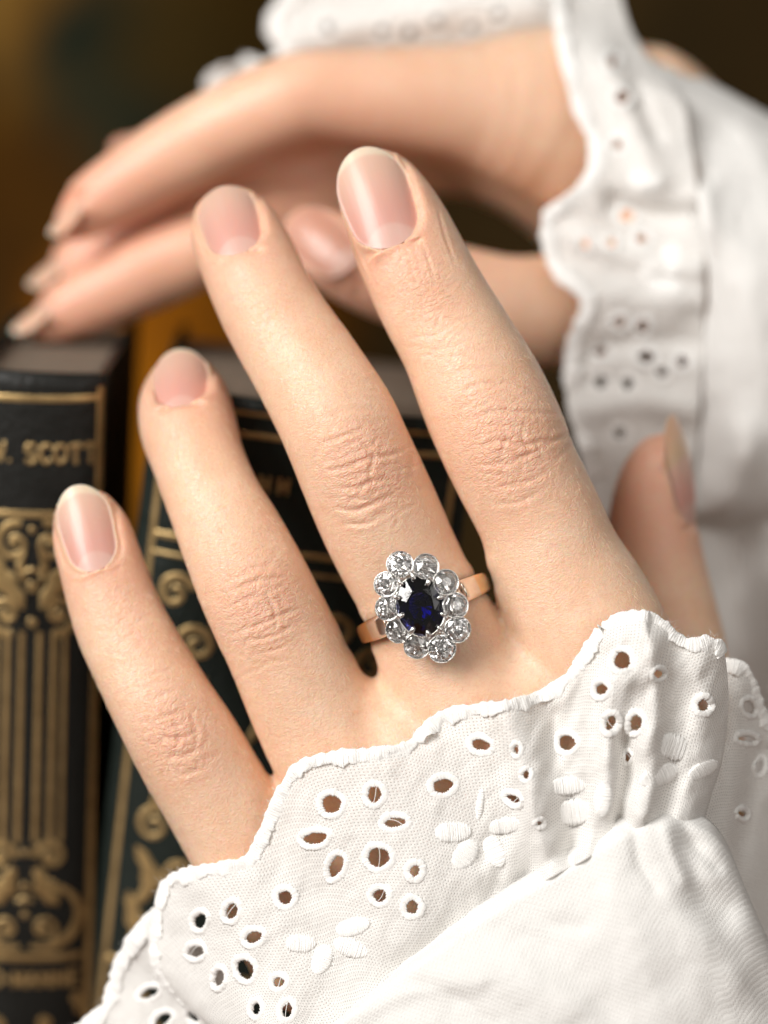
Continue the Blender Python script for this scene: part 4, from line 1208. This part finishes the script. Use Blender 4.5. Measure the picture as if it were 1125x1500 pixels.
def paper_mat():
    m, nt, b = new_mat('page_edges'); L = nt.links.new
    tc = nd(nt, 'ShaderNodeTexCoord')
    mp = nd(nt, 'ShaderNodeMapping', inp={'Scale': (2600.0, 8.0, 40.0)}); L(tc.outputs['Object'], mp.inputs['Vector'])
    n = nd(nt, 'ShaderNodeTexNoise', inp={'Scale': 1.0, 'Detail': 3.0}); L(mp.outputs[0], n.inputs['Vector'])
    n2 = nd(nt, 'ShaderNodeTexNoise', inp={'Scale': 60.0, 'Detail': 4.0}); L(tc.outputs['Object'], n2.inputs['Vector'])
    c = mixc(nt, n.outputs['Fac'], (.16, .12, .085), (.30, .24, .18))
    c = mixc(nt, mth(nt, 'MULTIPLY', n2.outputs['Fac'], .6), c, (.14, .11, .08))
    L(c, b.inputs['Base Color']); b.inputs['Roughness'].default_value = .85
    bp = nd(nt, 'ShaderNodeBump', inp={'Strength': .6, 'Distance': .0003}); L(n.outputs['Fac'], bp.inputs['Height']); L(bp.outputs[0], b.inputs['Normal'])
    return m
PAPER = paper_mat()

WX = np.array([1.0, 0, 0]); WY = np.array([0, 1.0, 0]); WZ = np.array([0, 0, 1.0])
CAMW = c2w(np.array([0.0, 0.0, D])) / MM
class Book:
    def __init__(self, top_px, z, lean, half, height, depth, round_=3.0):
        """top_px: photograph position of the top middle of the spine; lean in degrees about the viewing direction"""
        self.o = c2w(pt(*top_px, z)) / MM                       # world mm
        a = math.radians(lean)
        self.r = np.array([math.cos(a), 0, -math.sin(a)])       # across the spine
        self.d = np.array([-math.sin(a), 0, -math.cos(a)])      # down the spine
        self.half, self.h, self.dep, self.rd = half, height, depth, round_
    def ab(self, px, py):
        """where on the spine a photograph position falls: across and down, mm"""
        q = c2w(pt(px, py, 0.0)) / MM
        dr = q - CAMW
        t = (self.o[1] - CAMW[1]) / dr[1]
        p = CAMW + t * dr - self.o
        return p @ self.r, p @ self.d
    def surf(self, a, b, lift=0.0):
        """a point on the rounded spine (a across, b down), lifted along the surface normal"""
        a = np.asarray(a, float); b = np.asarray(b, float)
        t = np.clip(a / self.half, -1, 1)
        fwd = self.rd * (np.sqrt(np.maximum(1.25 - t * t, 0)) - .5) / .618 + lift
        return self.o + a[..., None] * self.r + b[..., None] * self.d - fwd[..., None] * WY
    def box(self, a0, a1, b0, b1, y0, y1, bev=.4):
        """box in book axes with small chamfers"""
        P = []
        bm = bmesh.new()
        for a in (a0, a1):
            for b in (b0, b1):
                for y in (y0, y1):
                    bm.verts.new(self.o + a * self.r + b * self.d + y * WY)
        bmesh.ops.convex_hull(bm, input=bm.verts[:])
        bmesh.ops.dissolve_limit(bm, angle_limit=.01, verts=bm.verts[:], edges=bm.edges[:])
        bmesh.ops.bevel(bm, geom=bm.edges[:], offset=bev, segments=2, affect='EDGES', profile=.6)
        bm.verts.index_update()
        V = np.array([v.co[:] for v in bm.verts]); F = [[v.index for v in f.verts] for f in bm.faces]; bm.free()
        return V, F
    def build(self, leather_mat, label, root_name='book'):
        root = empty(root_name, (self.o + self.h * self.d + self.dep / 2 * WY) * MM)
        tag(root, label, 'book')
        self.root = root
        # spine: rounded sheet with thickness, lips at head and tail
        na, nb = 25, 60
        A, Bv = np.meshgrid(np.linspace(-self.half, self.half, na), np.linspace(0, self.h, nb), indexing='ij')
        lip = .35 * np.exp(-(Bv / 1.2) ** 2) + .35 * np.exp(-((Bv - self.h) / 1.2) ** 2)
        Pf = self.surf(A, Bv, lip); Pb = self.surf(A, Bv, -1.3)
        V = np.vstack([Pf.reshape(-1, 3), Pb.reshape(-1, 3)]); n = na * nb
        i = np.arange(n).reshape(na, nb)
        q = np.stack([i[:-1, :-1], i[:-1, 1:], i[1:, 1:], i[1:, :-1]], -1).reshape(-1, 4)
        ring = np.concatenate([i[0, :-1], i[:-1, -1], i[-1, :0:-1], i[:0:-1, 0]]); r2 = np.roll(ring, -1)
        F = np.vstack([q, q[:, ::-1] + n, np.stack([ring, ring + n, r2 + n, r2], -1)])
        mesh_obj('spine', V * MM, F, leather_mat, root)
        for s in (-1, 1):
            a0, a1 = sorted((s * self.half, s * (self.half - 1.6)))
            V, F = self.box(a0, a1, 0.0, self.h, .6, self.dep, .45)
            mesh_obj('cover_board', V * MM, F, leather_mat, root, smooth=False)
        V, F = self.box(-self.half + 1.7, self.half - 1.7, 2.0, self.h - 2.0, .2, self.dep - 2.5, .2)
        mesh_obj('page_block', V * MM, F, PAPER, root, smooth=False)
        return root
    def ribbon(self, ab, w, name='gold_line', h=.07, closed=False, parent=None):
        """a gilt line pressed on the spine: half-round section along points (a,b); w half widths mm"""
        ab = np.asarray(ab, float); m = len(ab)
        w = np.broadcast_to(np.asarray(w, float), (m,))
        T = np.gradient(ab, axis=0); T /= np.linalg.norm(T, axis=1)[:, None] + 1e-9
        Nn = np.stack([-T[:, 1], T[:, 0]], -1)
        us = np.array([-1, -.8, -.35, .35, .8, 1]); hs = np.array([-.2, .6, 1, 1, .6, -.2])
        rows = []
        for u, hh in zip(us, hs):
            p = ab + Nn * (u * w)[:, None]
            rows.append(self.surf(p[:, 0], p[:, 1], hh * np.minimum(h, w * .8)))
        V = np.stack(rows, 1).reshape(-1, 3); k = len(us)
        I, J = np.meshgrid(np.arange(m - 1), np.arange(k - 1), indexing='ij')
        F = np.stack([I * k + J, I * k + J + 1, (I + 1) * k + J + 1, (I + 1) * k + J], -1).reshape(-1, 4)
        return V, F
    def add(self, name, parts):
        V = np.vstack([p[0] for p in parts]); F = []; o = 0
        for v, f in parts: F.append(np.asarray(f) + o); o += len(v)
        return mesh_obj(name, V * MM, np.vstack(F), GILT, self.root)
    def px_line(self, P, w_px, n=8):
        Q = catmull(np.array([self.ab(*p) for p in P]), n) if len(P) > 2 else np.linspace(self.ab(*P[0]), self.ab(*P[1]), 12)
        k = .107
        return self.ribbon(Q, np.interp(np.linspace(0, 1, len(Q)), np.linspace(0, 1, len(np.atleast_1d(w_px))), np.atleast_1d(w_px)) * k / 2)
    def spiral(self, cx, cy, r0, r1, a0, turns, w0, w1, sx=1):
        t = np.linspace(0, 1, 42)
        r = r0 + (r1 - r0) * t ** .8; a = math.radians(a0) + turns * 2 * math.pi * t
        P = [self.ab(cx + sx * r_ * math.cos(a_), cy + r_ * math.sin(a_)) for r_, a_ in zip(r, a)]
        return self.ribbon(P, (w0 + (w1 - w0) * t) * .107 / 2)
    def dot(self, cx, cy, r):
        t = np.linspace(-1, 1, 9)
        P = [self.ab(cx, cy + r * .95 * q) for q in t]
        return self.ribbon(P, np.sqrt(np.maximum(1 - t * t, .02)) * r * .107)
    def leaf(self, P, w):
        n = 26
        Q = catmull(np.array([self.ab(*p) for p in P]), 8); Q = resample(np.hstack([Q, np.zeros((len(Q), 1))]), n)[:, :2]
        t = np.linspace(0, 1, n)
        lob = np.sin(math.pi * np.clip(t, .03, .97)) ** .7 * (1 + .22 * np.sin(t * 17))
        return self.ribbon(Q, w * lob * .107 / 2, h=.14)

LET = {  # strokes on a 0..1 grid
 'W': [[(0,0),(.28,1)],[(.28,1),(.5,.15)],[(.5,.15),(.72,1)],[(.72,1),(1,0)],[(-.08,0),(.12,0)],[(.88,0),(1.08,0)]],
 'S': [[(.9,.2),(.75,.03),(.35,.0),(.08,.2),(.2,.42),(.7,.55),(.92,.78),(.65,1),(.25,.97),(.08,.78)]],
 'C': [[(.92,.2),(.7,.02),(.35,.04),(.08,.35),(.08,.65),(.35,.96),(.7,.98),(.94,.78)]],
 'O': [[(.5,0),(.15,.15),(.02,.5),(.15,.85),(.5,1),(.85,.85),(.98,.5),(.85,.15),(.5,0)]],
 'T': [[(.5,0),(.5,1)],[(.05,.02),(.95,.02)],[(.05,.02),(.03,.2)],[(.95,.02),(.97,.2)],[(.3,1),(.7,1)]],
 'M': [[(.08,1),(.1,0)],[(.1,0),(.5,.85)],[(.5,.85),(.9,0)],[(.9,0),(.92,1)]],
 'A': [[(.05,1),(.5,0)],[(.5,0),(.95,1)],[(.25,.65),(.75,.65)]],
 'N': [[(.1,1),(.1,0)],[(.1,0),(.9,1)],[(.9,1),(.9,0)]],
 'E': [[(.15,0),(.15,1)],[(.15,0),(.9,.02)],[(.15,.5),(.7,.5)],[(.15,1),(.92,.98)]],
 '-': [[(.1,.55),(.9,.55)]],
}
def letters(book, text, x0, y0, cw, hgt, gap, w, slope=0.0):
    parts = []; x = x0
    for ch in text:
        if ch == ' ': x += cw * .6; continue
        if ch == '.':
            parts.append(book.dot(x + 3, y0 + hgt - 2 + slope * (x - x0), 3.0)); x += 12 + gap; continue
        k = {'W': 1.25, '-': .5}.get(ch, 1.0)
        for st in LET[ch]:
            P = [(x + u * cw * k, y0 + v * hgt + slope * (x - x0)) for u, v in st]
            parts.append(book.px_line(P, w, 5))
        x += cw * k + gap
    return parts

def make_books():
    # --- tall black-green volume at the picture's edge
    b = Book((57, 541), -33, 3.0, 10.9, 158.0, 62.0, 3.2)
    b.build(LEATHER, 'narrow black leather book lettered in gold, its spine beside the little finger')
    cx = lambda y: 57 - (y - 560) * .0235          # middle of the spine in the photograph
    for y, w in ((551, 12), (579, 11), (748, 11), (1393, 13)):
        c = cx(y)
        b.add('gold_line', [b.px_line([(c - 92, y - 2), (c + 90, y + 2)], w)])
    for s in (-1, 1):
        b.add('gold_border', [b.px_line([(cx(y) + s * 92, y) for y in (545, 800, 1100, 1390, 1700, 1900)], 10)])
    b.add('gold_lettering', letters(b, 'W. SCOTT', -12, 645, 17, 26, 4.5, 6.0, .02))
    b.add('gold_lettering', letters(b, 'O-MANNE', -10, 1413, 16, 22, 4, 6.0, .02))
    for (y0, flip) in ((760, 1), ):
        c = cx(830)
        for s in (-1, 1):
            b.add('gold_scroll', [b.spiral(c + s * 26, 790, 31, 4, 250, 1.45, 13, 5, s), b.dot(c + s * 26, 790, 6),
                                  b.spiral(c + s * 40, 893, 30, 4, 110, -1.45, 14, 5, s), b.dot(c + s * 40, 893, 7),
                                  b.leaf([(c + s * 54, 806), (c + s * 46, 835), (c + s * 30, 858), (c + s * 12, 885)], 34),
                                  b.leaf([(c + s * 10, 800), (c + s * 18, 825), (c + s * 10, 850)], 12)])
        b.add('gold_scroll', [b.leaf([(c - 16, 832), (c, 829), (c + 16, 832)], 9), b.dot(c, 853, 9), b.dot(c, 905, 8), b.dot(c, 770, 6)])
    for dx, w in ((-50, 7), (-34, 9), (-13, 9), (13, 9), (34, 9), (50, 7)):
        b.add('gold_line', [b.px_line([(cx(y) + dx, y) for y in (918, 1000, 1100, 1226)], w)])
    c = cx(1300)
    for s in (-1, 1):
        b.add('gold_scroll', [b.spiral(c + s * 38, 1247, 24, 4, 180, 1.4, 13, 5, s), b.dot(c + s * 38, 1247, 7),
                              b.px_line([(c + s * 16, 1262), (c + s * 30, 1285), (c + s * 62, 1300), (c + s * 78, 1330), (c + s * 66, 1362), (c + s * 38, 1378), (c + s * 8, 1378)], [12, 16, 10, 15, 17, 14, 8]),
                              b.leaf([(c + s * 18, 1262), (c + s * 28, 1290), (c + s * 48, 1318)], 32),
                              b.spiral(c + s * 27, 1352, 21, 3, 60, -1.35, 9, 5, s), b.dot(c + s * 27, 1352, 6)])
    b.add('gold_scroll', [b.leaf([(c - 14, 1312), (c, 1308), (c + 14, 1312)], 9), b.dot(c, 1290, 7), b.dot(c, 1240, 6), b.dot(c, 1330, 6)])
    c = cx(1480)
    for dx, dy, r in ((-36, 1492, 13), (32, 1490, 12), (78, 1458, 9), (-2, 1520, 10), (-80, 1458, 9)):
        b.add('gold_scroll', [b.dot(c + dx, dy, r), b.dot(c + dx + 4, dy + 16, r * .8)])
    # --- thick dark green volume behind the fingers
    g = Book((462, 588), -35, 7.2, 25.8, 152.0, 62.0, 5.0)
    g.build(LEATHER2, 'thick dark green leather book with gilt spine behind the ringed hand')
    def GP(a, bb):      # spine millimetres -> straight use
        return np.array([a, bb])
    def gl(ab, w): return g.ribbon(np.asarray(ab, float), w / 2)
    H = g.half
    for bb, w in ((2.2, 1.1), (5.8, .9), (24.0, 1.0), (27.0, .6), (96, 1.0)):
        g.add('gold_line', [gl([(a, bb) for a in np.linspace(-H + 3, H - 3, 24)], w)])
    for s in (-1, 1):
        for off, w in ((2.6, 1.0), ):
            g.add('gold_border', [gl([(s * (H - off), bb) for bb in np.linspace(1, 151, 30)], w)])
    rr = np.random.RandomState(4)
    def spi(a, bb, r, a0, turns, w):
        t = np.linspace(0, 1, 36); R_ = r * (1 - .85 * t ** .8); an = math.radians(a0) + turns * 2 * math.pi * t
        return g.ribbon(np.stack([a + R_ * np.cos(an), bb + R_ * np.sin(an)], -1), w / 2 * (1 - .4 * t))
    def lf(P, w):
        Q = resample(np.hstack([catmull(np.array(P, float), 8), np.zeros((8 * (len(P) - 1) + 1, 1))]), 24)[:, :2]
        t = np.linspace(0, 1, 24)
        return g.ribbon(Q, w / 2 * np.sin(math.pi * np.clip(t, .04, .96)) ** .7 * (1 + .2 * np.sin(t * 15)), h=.14)
    # title
    x = -16.0
    for k in range(11):
        if k == 5: x += 2.5; continue
        g.add('gold_lettering', [g.ribbon(np.array([(x, 12.0), (x, 14.6)]), .32), g.ribbon(np.array([(x + 1.3, 12.0), (x + 1.3, 14.6)]), .28), g.ribbon(np.array([(x, 13.3), (x + 1.3, 13.3)]), .22)])
        x += 3.0
    for s in (-1, 1):
        for (a, bb, r, a0, tn, w) in ((18.5, 33, 3.2, 200, 1.4, 1.3), (14.0, 41, 3.6, 20, -1.4, 1.4), (19.0, 52, 3.0, 90, 1.4, 1.2), (8.0, 36, 3.5, 150, 1.3, 1.3), (17.5, 72, 3.2, 250, 1.4, 1.2), (12.0, 80, 3.4, 60, -1.4, 1.3), (18, 92, 2.6, 100, 1.3, 1.1), (6, 60, 4.2, 10, 1.4, 1.4), (15, 108, 3.6, 100, 1.3, 1.3), (10, 120, 3.6, 200, -1.3, 1.3)):
            g.add('gold_scroll', [spi(s * a, bb, r, a0 if s > 0 else 180 - a0, tn * s, w)])
        for P, w in (([(20, 40), (17.5, 46), (15.5, 51)], 3.0), ([(12, 46), (14, 53), (13, 60)], 2.8), ([(19.5, 58), (17, 64), (18.5, 70)], 2.6), ([(20, 76), (17, 81), (19, 86)], 3.2), ([(20.5, 84), (18.5, 89), (15, 91)], 3.0), ([(4, 44), (2, 50), (4, 56)], 2.6), ([(9, 66), (6, 72), (8, 78)], 2.6), ([(19, 98), (16, 103), (18, 110)], 3.0)):
            g.add('gold_leaf', [lf([(s * a, bb) for a, bb in P], w)])
    return b, g
BOOKS = make_books()

# ---------------------------------------------------------------- table and backdrop
def make_setting():
    m, nt, bs = new_mat('table_wood'); L = nt.links.new
    tc = nd(nt, 'ShaderNodeTexCoord')
    mp = nd(nt, 'ShaderNodeMapping', inp={'Scale': (3.0, 40.0, 40.0)}); L(tc.outputs['Object'], mp.inputs['Vector'])
    n = nd(nt, 'ShaderNodeTexNoise', inp={'Scale': 2.0, 'Detail': 5.0, 'Distortion': .6}); L(mp.outputs[0], n.inputs['Vector'])
    L(mixc(nt, n.outputs['Fac'], (.05, .018, .006), (.16, .06, .018)), bs.inputs['Base Color']); bs.inputs['Roughness'].default_value = .35
    V = np.array([(-.9, -.35, -.006), (.9, -.35, -.006), (.9, .9, -.006), (-.9, .9, -.006)])
    o = mesh_obj('table', V, np.array([(0, 1, 2, 3)]), m, None, smooth=False); tag(o, kind='structure')
    # mottled cloth hanging behind
    m, nt, bs = new_mat('tapestry'); L = nt.links.new
    tc = nd(nt, 'ShaderNodeTexCoord')
    n1 = nd(nt, 'ShaderNodeTexNoise', inp={'Scale': 16.0, 'Detail': 3.0, 'Distortion': .4}); L(tc.outputs['Object'], n1.inputs['Vector'])
    c = mixc(nt, n1.outputs['Fac'], (.018, .011, .004), (.045, .026, .008))
    # woven patches of the cloth: amber, old gold, bottle green, brown
    for px, py, r, cc, k in ((20,15,.022,(.70,.40,.09),.9),(100,60,.030,(.40,.17,.02),.8),(240,70,.030,(.30,.13,.015),.8),(180,110,.035,(.03,.045,.03),1.0),(260,160,.028,(.03,.04,.025),1.0),(70,235,.022,(.36,.16,.015),.9),(140,190,.020,(.05,.06,.035),.9),(20,340,.03,(.14,.055,.008),.9),
                          (285,455,.030,(.75,.24,.011),1.0),(190,530,.028,(.75,.24,.011),1.0),(180,680,.030,(.95,.34,.016),1.0),(420,440,.03,(.5,.17,.012),.8),(330,20,.03,(.14,.08,.015),.8),(1000,60,.040,(.04,.03,.012),1.0),(925,20,.016,(.26,.17,.04),.9),(1118,150,.018,(.34,.23,.05),.9),(1090,40,.02,(.04,.045,.02),.9)):
        q = c2w(pt(px, py, 0.0)); d_ = q - CAMW * MM; t_ = (.30 - CAMW[1] * MM) / d_[1]; w_ = CAMW * MM + t_ * d_
        mp = nd(nt, 'ShaderNodeVectorMath', operation='DISTANCE'); L(tc.outputs['Object'], mp.inputs[0]); mp.inputs[1].default_value = tuple(w_)
        mr = nd(nt, 'ShaderNodeMapRange', interpolation_type='SMOOTHSTEP', inp={1: r * 1.2, 2: r * .35, 3: 0.0, 4: k}); L(mth(nt, 'ADD', mp.outputs['Value'], mth(nt, 'MULTIPLY', mth(nt, 'SUBTRACT', n1.outputs['Fac'], .5), r * 1.2)), mr.inputs[0])
        c = mixc(nt, mr.outputs[0], c, tuple(x * .33 for x in cc))
    L(c, bs.inputs['Base Color'])
    bs.inputs['Roughness'].default_value = .9; bs.inputs['Specular IOR Level'].default_value = .04
    xs = np.linspace(-.7, .7, 60); zs = np.linspace(-.005, .75, 40)
    Xg, Zg = np.meshgrid(xs, zs, indexing='ij')
    Yg = .30 + .02 * np.sin(Xg * 22) + .01 * np.sin(Xg * 51 + 1) + .02 * np.sin(Zg * 9)
    V = np.stack([Xg, Yg, Zg], -1).reshape(-1, 3)
    i = np.arange(60 * 40).reshape(60, 40)
    F = np.stack([i[:-1, :-1], i[1:, :-1], i[1:, 1:], i[:-1, 1:]], -1).reshape(-1, 4)
    o = mesh_obj('backdrop', V, F, m, None); tag(o, kind='structure')
make_setting()
